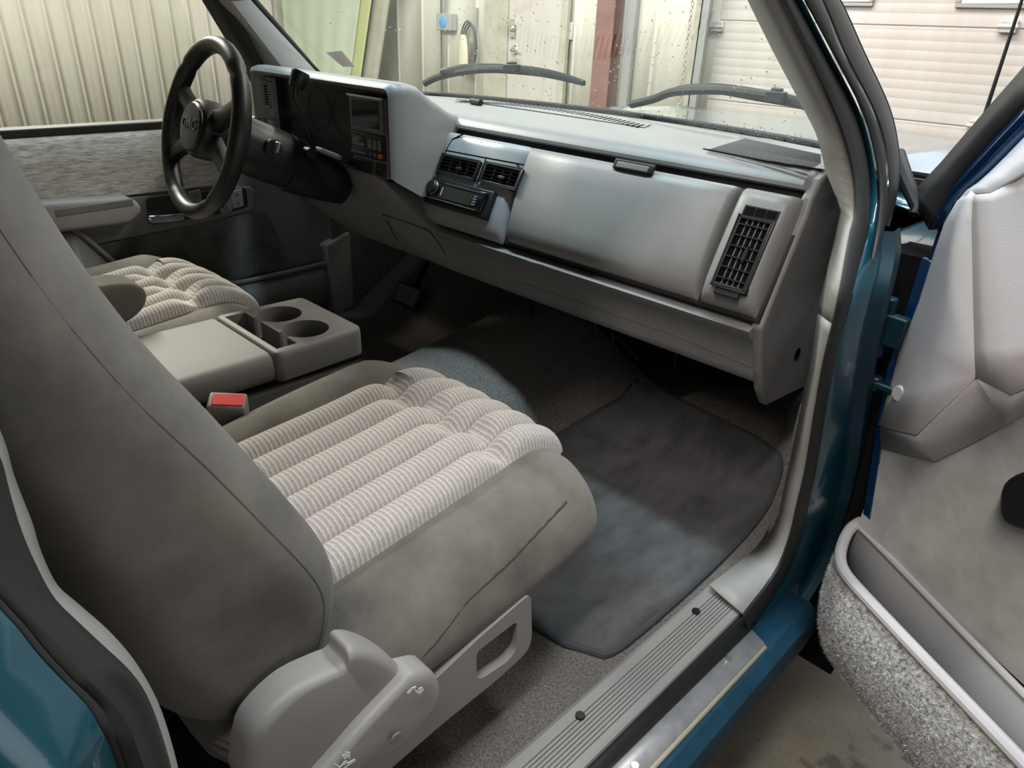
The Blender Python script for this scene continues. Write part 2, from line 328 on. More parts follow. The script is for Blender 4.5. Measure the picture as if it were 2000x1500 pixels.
# things on and by the back wall
xa, xb = yx(1180, 100), yx(1214, 100)
mb = MB().box(xa, xb, YB - 0.16, YB - 0.148, GROUND, ZC); mb.box(xa, xb, YB - 0.04, YB - 0.028, GROUND, ZC); mb.box((xa + xb) / 2 - 0.006, (xa + xb) / 2 + 0.006, YB - 0.15, YB - 0.035, GROUND, ZC)
tag(mb.build('steel_column', brown_paint), 'reddish-brown steel column standing between the walk-through door and the overhead door', 'column')
tr = thing('door_track', (yx(1370), YB, GROUND), 'grey vertical steel track at the left edge of the overhead garage door', 'door track')
mb = MB().box(yx(1360), yx(1382), YB - 0.10, YB - 0.02, GROUND, ZC); mb.build('jamb', frame_grey, tr, bevel=0.004)
mb = MB().box(yx(1383), yx(1398), YB - 0.20, YB - 0.19, GROUND, ZC); mb.box(yx(1383), yx(1383) + 0.012, YB - 0.20, YB - 0.05, GROUND, ZC); mb.build('rail', grey_metal, tr)
ch = MB(); c0 = W(1340, 100, 'y', YB - 0.25); zz = 3.2; k = 0
while zz > -0.3:
    a = 0 if k % 2 else math.pi / 2; u = V(math.cos(a), math.sin(a), 0) * 0.012
    ch.tube([V(c0.x, YB - 0.25, zz) + u * math.cos(t) + V(0, 0, 0.02 * math.sin(t)) for t in [2 * math.pi * i / 8 for i in range(9)]], 0.004, 5); zz -= 0.033; k += 1
tag(ch.build('pull_chain', frame_grey), 'thin hoist chain hanging beside the overhead door track', 'chain')
xa = yx(1225)
tag(MB().box(xa, xa + 0.10, YB - 0.07, YB - 0.02, GROUND, ZC).build('wall_channel', grey_metal, bevel=0.01), 'grey vertical metal channel just right of the brown column', 'channel')
eb = thing('electrical_box', W(868, 58, 'y', YB), 'grey electrical box with a blue round sticker on the back wall', 'electrical box')
p, q = W(854, 26, 'y', YB - 0.1), W(882, 60, 'y', YB - 0.1)
MB().box(p.x, q.x, YB - 0.12, YB - 0.02, q.z, p.z).build('enclosure', box_grey, eb, bevel=0.008)
MB().disc(((p.x + q.x) / 2 , YB - 0.12, (p.z + q.z) / 2), (1, 0, 0), (0, 0, 1), 0.055, 0.012, 16).build('sticker', box_blue, eb)
for dx in (0.06, 0.11): MB().tube([(p.x + dx, YB - 0.06, p.z), (p.x + dx + 0.02, YB - 0.05, 1.3), (p.x + dx + 0.02, YB - 0.05, 2.2)], 0.012).build('conduit', grey_metal, eb)
MB().tube([(p.x - 0.02, YB - 0.03, 1.8), (p.x - 0.02, YB - 0.03, 0.3), (p.x - 0.02, YB - 0.03, -0.3)], 0.007).build('wall_cable', hose_m, eb)
hs = thing('hanging_hose', W(918, 60, 'y', YB), 'dark coiled hose looped on a hook on the back wall', 'hose')
c = W(916, 92, 'y', YB - 0.08); mb = MB()
for k in range(3): mb.tube(spline([(c.x + 0.10 * math.cos(t) * (1 + 0.1 * k), YB - 0.06 - 0.02 * k, c.z + (0.21 + 0.02 * k) * math.sin(t)) for t in [2 * math.pi * i / 10 for i in range(11)]], 3), 0.010, 6)
mb.tube([(c.x - 0.08, YB - 0.07, c.z - 0.1), (c.x - 0.11, YB - 0.07, c.z - 0.3)], 0.010, 6); mb.build('coil', hose_m, hs)
MB().tube([(c.x + 0.06, YB - 0.03, c.z + 0.38), (c.x + 0.06, YB - 0.05, c.z + 0.14)], 0.014, 8).build('hook', grey_metal, hs)
mb = MB().loft([[V(c.x + 0.005 + a * math.cos(t), YB - 0.17 + 0.03 * math.sin(t), c.z + dz) for t in [2 * math.pi * i / 12 for i in range(12)]] for a, dz in ((0.02, 0.12), (0.05, 0.09), (0.07, 0.0), (0.08, -0.15), (0.05, -0.24))])
tag(mb.build('cloth_bag', bag_m), 'cream cloth bag hanging inside the coiled hose', 'bag')
p = W(1115, 61, 'y', YB); sw = thing('light_switch', p, 'white light switch plate right of the walk-through door', 'light switch')
MB().box(p.x - 0.045, p.x + 0.045, YB - 0.035, YB - 0.01, p.z - 0.075, p.z + 0.075).build('plate', door_white, sw, bevel=0.006); MB().box(p.x - 0.012, p.x + 0.012, YB - 0.05, YB - 0.035, p.z - 0.02, p.z + 0.02).build('toggle', trim_light, sw, bevel=0.003)
# green hanging sheet in the front left corner
YG = YB - 0.35
gs = thing('hanging_sheet', (-8, YG, GROUND), 'pale green plastic sheet hanging in the far left corner', 'plastic sheet')
a, b = W(727, 0, 'y', YG), W(708, 135, 'y', YG); dirv = (a - b) / (a.z - b.z)
edge = lambda z: b.x + dirv.x * (z - b.z)
def gsf(u, v): 
    z = GROUND + 0.05 + (2.9 - GROUND) * v; x = XL + 0.25 + (edge(z) - 0.22 - XL - 0.25) * u; return V(x, YG + 0.006 * math.sin(u * 30), z)
MB().grid(gsf, 60, 4).build('sheet', green_sheet, gs, solid=0.004)
MB().grid(lambda u, v: V(edge(GROUND + 0.05 + (2.9 - GROUND) * v) - 0.22 + 0.22 * u, YG - 0.01, GROUND + 0.05 + (2.9 - GROUND) * v), 4, 4).build('edge_band', lime, gs, solid=0.006)
mb = MB().grid(lambda u, v: V(edge(GROUND + 0.05 + (2.9 - GROUND) * v) + (0.30 - 0.04 * v) * u, YG + 0.03, GROUND + 0.05 + (2.9 - GROUND) * v), 3, 4)
tag(mb.build('leaning_board', frame_grey, solid=0.03), 'grey-brown board leaning beside the pale green sheet', 'board')

# =================================================================== TRUCK BODY
truck = thing('truck_body', (0.03, 1.0, GROUND), 'teal pickup truck body around the open passenger door', 'truck')
def xo(z):  # outer plane of the door opening
    return 0.865 - max(0.0, z - 0.55) * 0.48
def WO(px, py, off=0.0):
    p = W(px, py, 'x', 0.865 + off)
    for _ in range(12): p = W(px, py, 'x', xo(p.z) + off)
    return p
def resample(pts, n):
    L = [0]
    for i in range(1, len(pts)): L.append(L[-1] + (pts[i] - pts[i - 1]).length)
    out = []; j = 0
    for k in range(n):
        t = L[-1] * k / (n - 1)
        while j < len(pts) - 2 and L[j + 1] < t: j += 1
        f = (t - L[j]) / max(1e-9, L[j + 1] - L[j]); out.append(pts[j].lerp(pts[j + 1], min(1, f)))
    return out
NP = 60
def line2(px): return resample(spline([V(a, b, 0) for a, b in px], 6), NP)
trim_in = line2([(1420, -90), (1463, 0), (1510, 95), (1560, 190), (1598, 265), (1614, 330), (1640, 400), (1638, 440), (1602, 600), (1586, 700), (1560, 810), (1535, 915), (1512, 1010), (1480, 1068), (1432, 1108), (1385, 1143)])
trim_out = line2([(1478, -90), (1524, 0), (1576, 105), (1624, 210), (1650, 280), (1666, 350), (1668, 420), (1660, 450), (1632, 600), (1607, 704), (1587, 820), (1571, 918), (1555, 985), (1541, 1045), (1513, 1115), (1450, 1199)])
seal_out = line2([(1503, -90), (1552, 0), (1608, 105), (1664, 210), (1687, 280), (1699, 350), (1697, 420), (1693, 460), (1656, 600), (1631, 704), (1610, 820), (1594, 918), (1581, 975), (1565, 1050), (1530, 1130), (1466, 1226)])
teal_out = line2([(1518, -90), (1568, 0), (1622, 105), (1676, 210), (1699, 280), (1711, 350), (1716, 420), (1722, 500), (1697, 610), (1678, 704), (1664, 820), (1652, 918), (1632, 1000), (1610, 1080), (1562, 1170), (1494, 1256)])
def pl3(l, off):
    P = [WO(p.x, p.y, off) for p in l]; d = (P[0] - P[2]).normalized()
    P[0] = P[0] + d * max(0.0, (1.17 - P[0].z) / max(0.2, d.z)); return P     # carry the pillar up to the roof rail
L0 = pl3(trim_in, -0.07)
L1, L1b, L2, L3 = pl3(trim_out, 0), pl3(trim_out, 0.006), pl3(seal_out, 0.008), pl3(teal_out, 0.02)
cut = 34
o = MB().strip(L0[:cut], L1[:cut]).build('a_pillar_trim', trim_light, truck, solid=0.004, off=0)
o = MB().strip(L0[cut - 1:], L1[cut - 1:]).build('kick_trim', trim_light, truck, solid=0.004, off=0)
def bulb(A, B, h, n=6):
    out = []
    for t in range(n + 1):
        a = math.pi * t / n; out.append([p.lerp(q, (1 - math.cos(a)) / 2) + V(0.5, -0.8, 0.1).normalized() * (h * math.sin(a)) for p, q in zip(A, B)])
    return out
MB().strip(*bulb(L1b, L2, 0.014)).build('door_seal', rubber, truck)
MB().strip(*bulb(L2, L3, 0.006)).build('door_flange', teal, truck)
L3c = L3; L4 = [p + V(0.035, 0.07, 0) for p in L3]
kk = 24
MB().strip(L3c[kk:], [p + V(0.014, 0.012, 0) for p in L3c[kk:]], [p + V(0.010, 0.05, 0) for p in L3c[kk:]]).build('hinge_pillar', dark_teal, truck)  # darker, uncoated teal than the flange
# rubber drip channel on the outside of the pillar
r1o = line2([(1548, -90), (1601, 0), (1645, 105), (1699, 210), (1722, 280), (1732, 350), (1732, 420), (1712, 500)])
r2o = line2([(1585, -90), (1640, 0), (1688, 105), (1736, 210), (1754, 290), (1755, 350), (1748, 395), (1735, 440)])
r1i = line2([(1518, -90), (1570, 0), (1626, 105), (1680, 210), (1703, 280), (1715, 350), (1714, 420), (1700, 505)])
r1oa = line2([(1552, -90), (1605, 0), (1649, 105), (1703, 210), (1726, 280), (1736, 350), (1735, 400), (1728, 440)])
A, B = pl3(r1i, 0.022), pl3(r1o, 0.024)
MB().strip(*bulb(A, B, 0.010)).build('drip_seal', rubber, truck)
A2, B2 = pl3(r1oa, 0.024), pl3(r2o, 0.012)
MB().strip(*bulb(A2, B2, 0.012)).build('outer_pillar_seal', black, truck)
MB().strip([p + V(-0.0, 0.0, 0) for p in B2], [p + V(-0.07, 0.06, 0) for p in B2]).build('pillar_outer_skin', teal, truck, solid=0.004)
# sill: plate, seal, metal scuff strip, rocker
z_s = 0.0
def sl(a, b, z, n=2, ext=0.5):
    p, q = W(*a, 'z', z), W(*b, 'z', z); d = (q - p).normalized(); return [p - d * ext, q]
Ai, Ao = sl((976, 1500), (1385, 1143), 0), sl((1146, 1500), (1448, 1199), 0)
prof = []; NG = 46
raw = [(0, -0.02), (0.0, 0.0), (0.08, 0.004), (0.24, 0.004)]
for i in range(8):
    u = 0.27 + 0.072 * i; raw += [(u, 0.004), (u + 0.01, 0.001), (u + 0.026, 0.001), (u + 0.036, 0.004)]
raw += [(0.90, 0.004), (0.97, 0.002), (1.0, -0.004), (1.0, -0.02)]
fl = []
for t in (0, 0.5, 0.965):
    a, b = Ai[0].lerp(Ai[1], t), Ao[0].lerp(Ao[1], t); fl.append([a.lerp(b, u) + V(0, 0, h) for u, h in raw])
fl.append([Ai[0].lerp(Ai[1], 1.0).lerp(Ao[1], u) + V(0, 0, min(h, 0.003)) for u, h in raw])
sp = MB().loft(fl).build('sill_plate', plastic_seat, truck, angle=15)
for px, py in ((1359, 1195), (1133, 1399)): screw('screw', W(px, py, 'z', 0.004), (0, 0, 1), 0.007, screw_m, sp)
Bi, Bo = sl((1146, 1500), (1450, 1199), -0.005), sl((1188, 1500), (1466, 1227), -0.012)
MB().strip([Bi[0], Bi[1]], [Bi[0].lerp(Bo[0], .5) + V(0, 0, .012), Bi[1].lerp(Bo[1], .5) + V(0, 0, .012)], [Bo[0], Bo[1]], [Bo[0] + V(0, 0, -.03), Bo[1] + V(0, 0, -.03)]).build('sill_seal', rubber, truck, solid=0.004)
Ci, Co = sl((1188, 1500), (1464, 1227), -0.016), sl((1262, 1500), (1492, 1256), -0.022)
scf = MB().strip([Ci[0], Ci[1]], [Co[0], Co[1]], [Co[0] + V(0.002, 0, -.008), Co[1] + V(0.002, 0, -.008)]).build('scuff_plate', alu, truck, solid=0.003)
for px, py in ((1421, 1287), (1240, 1497)): screw('screw', W(px, py, 'z', -0.018), (0, 0, 1), 0.006, screw_bright, scf)
MB().strip([Co[0] + V(.002, 0, -.003), Co[1] + V(.002, 0, -.003)], [Co[0] + V(.006, 0, -.005), Co[1] + V(.006, 0, -.005)], [Co[0] + V(.006, 0, -.011), Co[1] + V(.006, 0, -.011)]).build('scuff_edge', tan, truck, solid=0.002)
def rocker(y): return [V(0.875, y, -0.034), V(0.918, y, -0.034), V(0.934, y, -0.048), V(0.937, y, -0.075), V(0.925, y, -0.14), V(0.89, y, -0.21), V(0.80, y, -0.25)]
MB().strip(*[rocker(y) for y in (-0.6, 0.0, 0.4, 0.8, 0.95)], [p + V(0, 0.12, 0.0) for p in rocker(0.95)]).build('rocker_panel', worn_blue, truck, solid=0.004)
# front fender and hood
def fender(y):
    k = max(0, (y - 1.25)) ; zt = 0.558 - 0.02 * k
    return [V(0.955, y, -0.25), V(0.975, y, 0.0), V(0.98, y, 0.25), V(0.965, y, 0.42), V(0.93, y, zt - 0.03), V(0.88, y, zt), V(0.80, y, zt + 0.005)]
MB().strip(*[fender(y) for y in (1.28, 1.32, 1.6, 2.0, 2.4, 2.85)]).build('fender', teal, truck, solid=0.004, sub=1)
def hood(u, v):
    x = -0.80 + 1.59 * u; y = 1.70 + 1.15 * v - 0.22 * (2 * u - 1) ** 2 * (1 - v)
    z = 0.575 + 0.03 * (1 - (2 * u - 1) ** 2) - 0.028 * v * v + 0.012 * math.exp(-((abs(2 * u - 1) - 0.72) / 0.06) ** 2); return V(x, y, z)
MB().strip(*[[V(-p.x, p.y, p.z) for p in fender(y)] for y in (1.38, 1.5, 1.6, 2.0, 2.4, 2.85)]).build('fender', teal, truck, solid=0.004, sub=1)
MB().grid(hood, 40, 16).build('hood', teal, truck, solid=0.004)
# cowl between hood and windshield
def yr(x): return 1.612 - 0.28 * (x - 0.03) ** 2 - 5.0 * max(0.0, abs(x - 0.01) - 0.56) ** 2
MB().grid(lambda u, v: V(-0.80 + 1.6 * u, yr(-0.80 + 1.6 * u) + 0.02 + 0.13 * v, 0.615 - 0.03 * v), 30, 3).build('cowl', black, truck, solid=0.006)
MB().tube([V(x, yr(x) + 0.02, 0.655) for x in [-0.80 + 1.6 * i / 30 for i in range(31)]], 0.012, 8).build('windshield_gasket', rubber, truck)
MB().grid(lambda u, v: V(-0.80 + 1.6 * u, yr(-0.80 + 1.6 * u) + 0.035 + 0.045 * v, 0.640 - 0.012 * v), 30, 3).build('cowl_panel', teal, truck, solid=0.004)
# windshield
def ws(u, v):
    x0 = -0.775 + 1.57 * u; x1 = -0.66 + 1.34 * u; y0 = yr(x0) + 0.012; y1 = 0.955 - 0.14 * (2 * u - 1) ** 2
    return V(x0 + (x1 - x0) * v, y0 + (y1 - y0) * v, 0.655 + 0.52 * v)
wsh = MB().grid(ws, 24, 8).build('windshield', windshield_glass, truck)
def ws_hit(px, py):
    r = ray(px, py); best = None
    for i in range(61):
        for j in range(41):
            p = ws(i / 60, j / 40); d = p - CAM; e = (d - r * (d.dot(r) / r.dot(r))).length / d.length
            if best is None or e < best[0]: best = (e, i / 60, j / 40)
    for st in (0.25, 0.06, 0.015):
        u0, v0 = best[1], best[2]
        for i in range(-5, 6):
            for j in range(-5, 6):
                uu, vv = min(1, max(0, u0 + st * i / 60)), min(1, max(0, v0 + st * j / 40)); p = ws(uu, vv); d = p - CAM; e = (d - r * (d.dot(r) / r.dot(r))).length / d.length
                if e < best[0]: best = (e, uu, vv)
    return best[1], best[2]
# sticker and rain drops on the glass
q = [ws(*ws_hit(*p)) + V(0, 0.002, 0.002) for p in ((635, 104), (665, 100), (692, 132), (668, 132))]
MB().prism(q, V(0, 0.001, 0.001)).build('window_sticker', lilac_ink, wsh)
dm, dnt, db = newmat('rain_drop'); db.inputs['Transmission Weight'].default_value = 1.0; db.inputs['IOR'].default_value = 1.33; db.inputs['Roughness'].default_value = 0.02; db.inputs['Base Color'].default_value = (0.6, 0.62, 0.6, 1)
mb = MB(); eps = 0.004
def drop(u, v, r, el):
    c = ws(u, v); tu = (ws(u + eps, v) - ws(u - eps, v)).normalized(); tv = (ws(u, v + eps) - ws(u, v - eps)).normalized(); n = tu.cross(tv).normalized()
    if n.y < 0: n = -n
    rings = [[c + (tu * math.cos(2 * math.pi * k / 8) * r + tv * math.sin(2 * math.pi * k / 8) * r * el) * s_ + n * (h * r) for k in range(8)] for s_, h in ((1, 0.0), (0.8, 0.45), (0.4, 0.65))]
    mb.loft(rings)
clus = [(random.uniform(0.28, 0.86), random.uniform(0.0, 0.7)) for _ in range(26)]
for k in range(560):
    if k % 2: u, v = random.uniform(0.02, 0.92), random.uniform(0.0, 0.8) ** 1.1
    else:
        c = random.choice(clus); u, v = c[0] + random.gauss(0, 0.035), max(0.0, min(0.85, c[1] + random.gauss(0, 0.06)))
    if not 0.02 < u < 0.97: continue
    drop(u, v, random.choice((0.0011, 0.0014, 0.0018, 0.0022)), random.uniform(0.9, 1.9))
for k in range(150): drop(random.uniform(0.35, 0.97), random.uniform(0.004, 0.05), random.choice((0.0014, 0.002, 0.0026)), 1.2)
o = mb.build('rain_drops', dm, wsh); o['kind'] = 'stuff'; o['label'] = 'clear rain drops on the outside of the glass'
# driver side pillar, roof, cab back
AL = [W(*p, 'x', -0.78) for p in ((385, -90), (428, 0), (498, 125), (520, 165))]; BLn = [W(*p, 'x', -0.70) for p in ((410, -90), (490, 0), (606, 128), (640, 165))]
def to_roof(P):
    d = (P[0] - P[1]).normalized(); P[0] = P[0] + d * max(0.0, (1.17 - P[0].z) / max(0.2, d.z)) + V(0.05, 0, 0); return P
to_roof(AL); to_roof(BLn)
MB().strip(AL, [a.lerp(b, .5) + V(0.03, -0.02, 0) for a, b in zip(AL, BLn)], BLn).build('a_pillar_trim', trim_light, truck, solid=0.012)
CLn = [W(*p, 'x', -0.70) for p in ((418, -90), (503, 0), (614, 128), (648, 165))]
to_roof(CLn)
MB().strip(BLn, CLn).build('windshield_edge_seal', rubber, truck, solid=0.008)
WF = [W(*p, 'x', -0.82) for p in ((350, -90), (397, 0), (470, 120), (495, 165))]
to_roof(WF)
MB().strip(WF, [p + V(0.03, 0.01, 0) for p in AL]).build('door_seal', rubber, truck, solid=0.01)
def roof(u, v): return V(-0.68 + 1.36 * u, -1.2 + 2.13 * v, 1.20 + 0.03 * (1 - (2 * u - 1) ** 2) - 0.02 * (2 * v - 1) ** 2)
MB().grid(roof, 12, 12).build('roof', teal, truck, solid=0.04)
mb = MB().box(-0.88, 0.88, -1.22, -1.18, -0.1, 0.60); mb.box(-0.80, -0.60, -1.22, -1.18, 0.60, 1.2); mb.box(0.60, 0.80, -1.22, -1.18, 0.60, 1.2); mb.build('cab_back', plastic_dark, truck)
MB().box(-0.60, 0.60, -1.205, -1.20, 0.60, 1.2).build('rear_window', window_glass, truck)
MB().box(-0.90, -0.86, -1.2, 0.30, -0.05, 0.62).build('side_panel', plastic_dark, truck, bevel=0.01)
MB().box(0.82, 0.86, -1.2, -0.10, -0.05, 0.62).build('side_panel', plastic_dark, truck, bevel=0.01)
# rear edge of the door opening, close to the viewer (body behind the passenger door)
z1 = lambda L: [(a / 2.857, 975 + b / 2.857) for a, b in L]
bt_in = line2([(-60, 720), (0, 856), (20, 925)] + z1([(110, 0), (165, 140), (210, 290), (300, 480), (420, 590), (580, 730), (700, 860), (790, 990), (860, 1120), (910, 1250), (960, 1420), (985, 1530), (1010, 1700)]))
bt_out = line2([(-75, 760), (-15, 890), (0, 940)] + z1([(25, 0), (80, 180), (160, 370), (270, 570), (420, 720), (560, 850), (680, 960), (760, 1060), (820, 1180), (870, 1320), (910, 1450), (930, 1530), (960, 1700)]))
bs_out = line2([(-260, 760), (-200, 930), (-130, 1010)] + z1([(-250, 330), (-120, 480), (-20, 590), (100, 720), (200, 850), (300, 960), (400, 1060), (500, 1170), (560, 1280), (610, 1390), (660, 1530), (700, 1700)]))
K0, K1, K2 = pl3(bt_in, -0.045), pl3(bt_out, 0.0), pl3(bs_out, 0.03)
for K in (K0, K1, K2): K[-1] = V(K[-1].x, K[-1].y + 0.005, -0.02)
MB().strip(K0, [a.lerp(b, .3) + V(0.001, -0.002, 0) for a, b in zip(K0, K1)], [a.lerp(b, .75) + V(0.001, -0.001, 0) for a, b in zip(K0, K1)], K1).build('b_pillar_trim', trim_light, truck, solid=0.003, off=0)
mids = [[a.lerp(b, t) + V(0.007 * math.sin(math.pi * t) + 0.0025 * math.sin(4 * math.pi * t), 0, 0) for a, b in zip(K1, K2)] for t in (0, .12, .25, .38, .5, .62, .75, .88, 1)]
MB().strip(*mids).build('door_seal', rubber, truck, solid=0.006, off=0)
K3 = [p + V(0.01, -0.05, -0.03) for p in K2]; K4 = [p + V(0.03, -0.12, -0.05) for p in K2]; K5 = [p + V(0.035, -0.6, -0.05) for p in K2]
MB().strip(K2, K3).build('latch_pillar', teal, truck, solid=0.004)
MB().strip([p + V(0.006, 0, 0) for p in K3], [a.lerp(b, .25) + V(0.012, 0, 0) for a, b in zip(K3, K4)]).build('shut_line_seal', rubber, truck, solid=0.006)
MB().strip(K3, K4, K5).build('cab_side', teal, truck, solid=0.004)
# hinges and door check between pillar and door
hd = Vector((0.86, -0.51, 0))
for (px, py, hh) in ((1726, 640, 0.05), (1710, 748, 0.012)):
    c = W(px, py, 'y', 1.16); mb = MB(); uu = V(0.034, -0.004, 0)
    if hh > 0.05:
        path = rnd([c - uu + V(0, 0, hh), c + uu + V(0, 0, hh), c + uu - V(0, 0, hh), c - uu - V(0, 0, hh)], 0.02)
        mb.tube(path + [path[0]], 0.008, 8, cap=False)
    else: mb.obox(c, uu, (0, 0.01, 0), (0, 0, hh * 0.5)); mb.tube([c - V(0, 0, hh), c + V(0, 0, hh)], 0.010)
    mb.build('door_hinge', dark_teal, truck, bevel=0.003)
MB().tube([W(1752, 300, 'y', 1.30), W(1768, 350, 'y', 1.27), W(1792, 405, 'y', 1.25), W(1785, 420, 'y', 1.24)], [0.012, 0.012, 0.010, 0.008]).build('seal_end', rubber, truck)
mb = MB().box(0.815, 0.955, 1.22, 1.31, -0.30, 0.56); mb.build('hinge_recess_shade', dark_void, truck)  # solid near-black block stands in for the shade behind the hinges
mb = MB()
for k in range(5): mb.obox(W(1778 + 9 * k, 350 + 5 * k, 'y', 1.40), (0.03, 0.008, -0.002), (0, 0.004, 0), (0.0, 0, 0.003))
mb.build('cowl_vent_slat', black, truck)
pa, pb_ = W(1916, 246, 'y', 2.0), W(1996, 0, 'y', 2.0); dv = pb_ - pa
an = thing('antenna', pa - dv * 0.25, 'thin dark radio antenna mast on the right front fender', 'antenna')
MB().tube([pa - dv * 0.25, pb_ + dv * 0.6], [0.005, 0.0028], 8).build('mast', black, an); MB().disc(pa - dv * 0.25, (1, 0, 0), (0, 1, 0), 0.02, 0.02).build('antenna_base', rubber, an)
# floor: carpet with tunnel and toe board
def floor_z(x, y):
    d = abs(x - 0.02); s = 1.0 if d < 0.13 else (0.0 if d > 0.33 else 0.5 + 0.5 * math.cos(math.pi * (d - 0.13) / 0.20))
    f = min(1, max(0, (y - 0.35) / 0.45)); f = f * f * (3 - 2 * f)
    hump = (0.160 + 0.16 * max(0, y - 0.97)) * f * s * (1 - 0.15 * (d / 0.13) ** 2 if d < 0.13 else 0.85)
    toe = max(0, y - 1.28) * 0.60
    return -0.045 + max(toe, hump)
def carp(u, v):
    x = -0.86 + 1.645 * u; y = -1.15 + 2.95 * v; return V(x, y, floor_z(x, y))
cp = MB().grid(carp, 70, 110).build('cab_carpet', carpet, solid=0.01, off=-1); tag(cp, 'taupe carpet covering the cab floor and transmission hump', 'carpet')
MB().box(-0.9, 0.88, 1.62, 1.66, -0.1, 0.62).build('firewall', dark_void, truck)
kp = [W(*p, 'x', -0.80) for p in ((634, 480), (684, 452), (694, 600), (655, 618))]
MB().prism(kp, V(-0.05, 0, 0)).build('kick_panel', trim_light, truck, bevel=0.008)
MB().box(-0.87, -0.81, 1.22, 1.64, -0.05, 0.60).build('cowl_side_carpet', carpet, truck)
MB().box(0.80, 0.84, 1.12, 1.64, -0.05, 0.30).build('cowl_side_carpet', carpet, truck)

# wipers
def wiper(name, label, pts, arm, hub, Y):
    t = thing('windshield_wiper', Y(*arm[0]), label, 'wiper', 'windshield wipers')
    P = [Y(*p) for p in pts]; S = spline(P, 5); n = len(S)
    mb = MB(); loops = []
    for i, p in enumerate(S):
        k = math.sin(math.pi * (0.12 + 0.76 * i / (n - 1))); hh = 0.006 + 0.016 * k
        loops.append([p + V(0, -0.006, -0.002), p + V(0, 0.006, -0.002), p + V(0, 0.007, hh * 0.7), p + V(0, 0.0, hh), p + V(0, -0.005, hh * 0.6)])
    mb.loft(loops).build('blade', rubber, t)
    mb = MB(); c = Y(*hub); d = (S[-1] - S[0]).normalized(); mb.obox(c, d * 0.022, (0, 0.010, 0.0), (0, 0, 0.011)); mb.obox(c + V(0, 0, 0.008), d * 0.012, (0, 0.008, 0.0), (0, 0, 0.009)); mb.build('connector', black, t, bevel=0.003)
    A = [Y(*p) for p in arm]; MB().tube(spline(A, 4), 0.010, 8).build('arm', rubber, t)
def onws(px, py):
    return ws(*ws_hit(px, py)) + V(0, 0.018, 0.012)
wiper('w', 'windshield wiper lying across the middle of the glass behind the dash vents', [(853, 152), (900, 148), (985, 152), (1060, 160), (1131, 176)], [(820, 172), (850, 158), (915, 146), (985, 145)], (990, 143), onws)
wiper('w', 'windshield wiper at the right end of the glass beside the passenger pillar', [(1311, 190), (1380, 192), (1470, 208), (1545, 222), (1590, 236)], [(1225, 214), (1268, 204), (1310, 190), (1400, 188), (1490, 200)], (1505, 202), onws)

# =================================================================== DASHBOARD
dash = thing('dashboard', (0.0, 1.2, 0.3), 'grey full-width dashboard with glove box, vents, radio and instrument cluster', 'dashboard')
FP0 = V(0, 1.155, 0.63); FD = V(0, -0.105, -0.19).normalized(); FN = V(0, -0.19, 0.105).normalized()   # face: down direction, outward normal
def FC(px, py, off=0.0): return WP(px, py, FP0 + FN * off, FN)
def F(x, v, n=0.0): return V(x, FP0.y, FP0.z) + FD * v + FN * n
def pad(x):
    r = max(1.475, yr(x))
    top = [(r + 0.005, 0.58), (r + 0.005, 0.645), (r - 0.02, 0.658), (r - 0.12, 0.664), (1.32, 0.668), (1.235, 0.668), (1.205, 0.666), (1.184, 0.662), (1.171, 0.655), (1.164, 0.646), (1.163, 0.640), (1.175, 0.635), (1.22, 0.61), (1.30, 0.58)]
    return [V(x, a, b) for a, b in top]
xs = [-0.80 + 1.505 * i / 30 for i in range(31)]
MB().loft([pad(x) for x in xs] + [[p + V(0.012, 0.006 * (1 if p.y < 1.3 else -1), -0.005) for p in pad(xs[-1])]]).build('dash_pad', plastic, dash, angle=28)
# carrier behind the face (dark gaps)
MB().loft([[F(x, v, n) for v, n in ((-0.02, -0.02), (0.0, -0.012), (0.21, -0.012), (0.22, -0.10), (0.0, -0.12))] for x in (-0.17, 0.722)]).build('face_carrier', black, dash)
# glove box door
GP = [(0.004, -0.012), (0.003, 0.0), (0.006, 0.009), (0.014, 0.016), (0.028, 0.020), (0.06, 0.021), (0.11, 0.020), (0.15, 0.017), (0.178, 0.012), (0.194, 0.004), (0.202, -0.004), (0.205, -0.012)]
def panel(name, x0, x1, prof, mat, slant=0.0, r=0.010, dx=0.0):
    loops = []
    for x, k in ((x0, 0.0), (x0 + 0.002, 0.45), (x0 + r * .5, 0.8), (x0 + r, 1.0), (x0 + (x1 - x0) * .33, 1.0), (x0 + (x1 - x0) * .66, 1.0), (x1 - r, 1.0), (x1 - r * .5, 0.8), (x1 - 0.002, 0.45), (x1, 0.0)):
        loops.append([F(x + slant * (1 - v / 0.2) * (1 if x < (x0 + x1) / 2 else 0), v, -0.012 + (n + 0.012) * k) for v, n in prof])
    return MB().loft(loops).build(name, mat, dash, angle=60)
gb = panel('glove_box_door', 0.140, 0.606, GP, plastic, slant=-0.020)
lt = [FC(1200, 317, 0.021), FC(1240, 316, 0.021), FC(1277, 331, 0.021), FC(1254, 338, 0.021)]
c = FC(1238, 326, 0.019)
MB().obox(c, (0.045, 0, 0), FD * 0.010, FN * 0.004).build('latch', black, gb, bevel=0.003)
MB().obox(c + FD * 0.002, (0.036, 0, 0), FD * 0.006, FN * 0.006).build('latch_paddle', plastic_dark, gb, bevel=0.002)
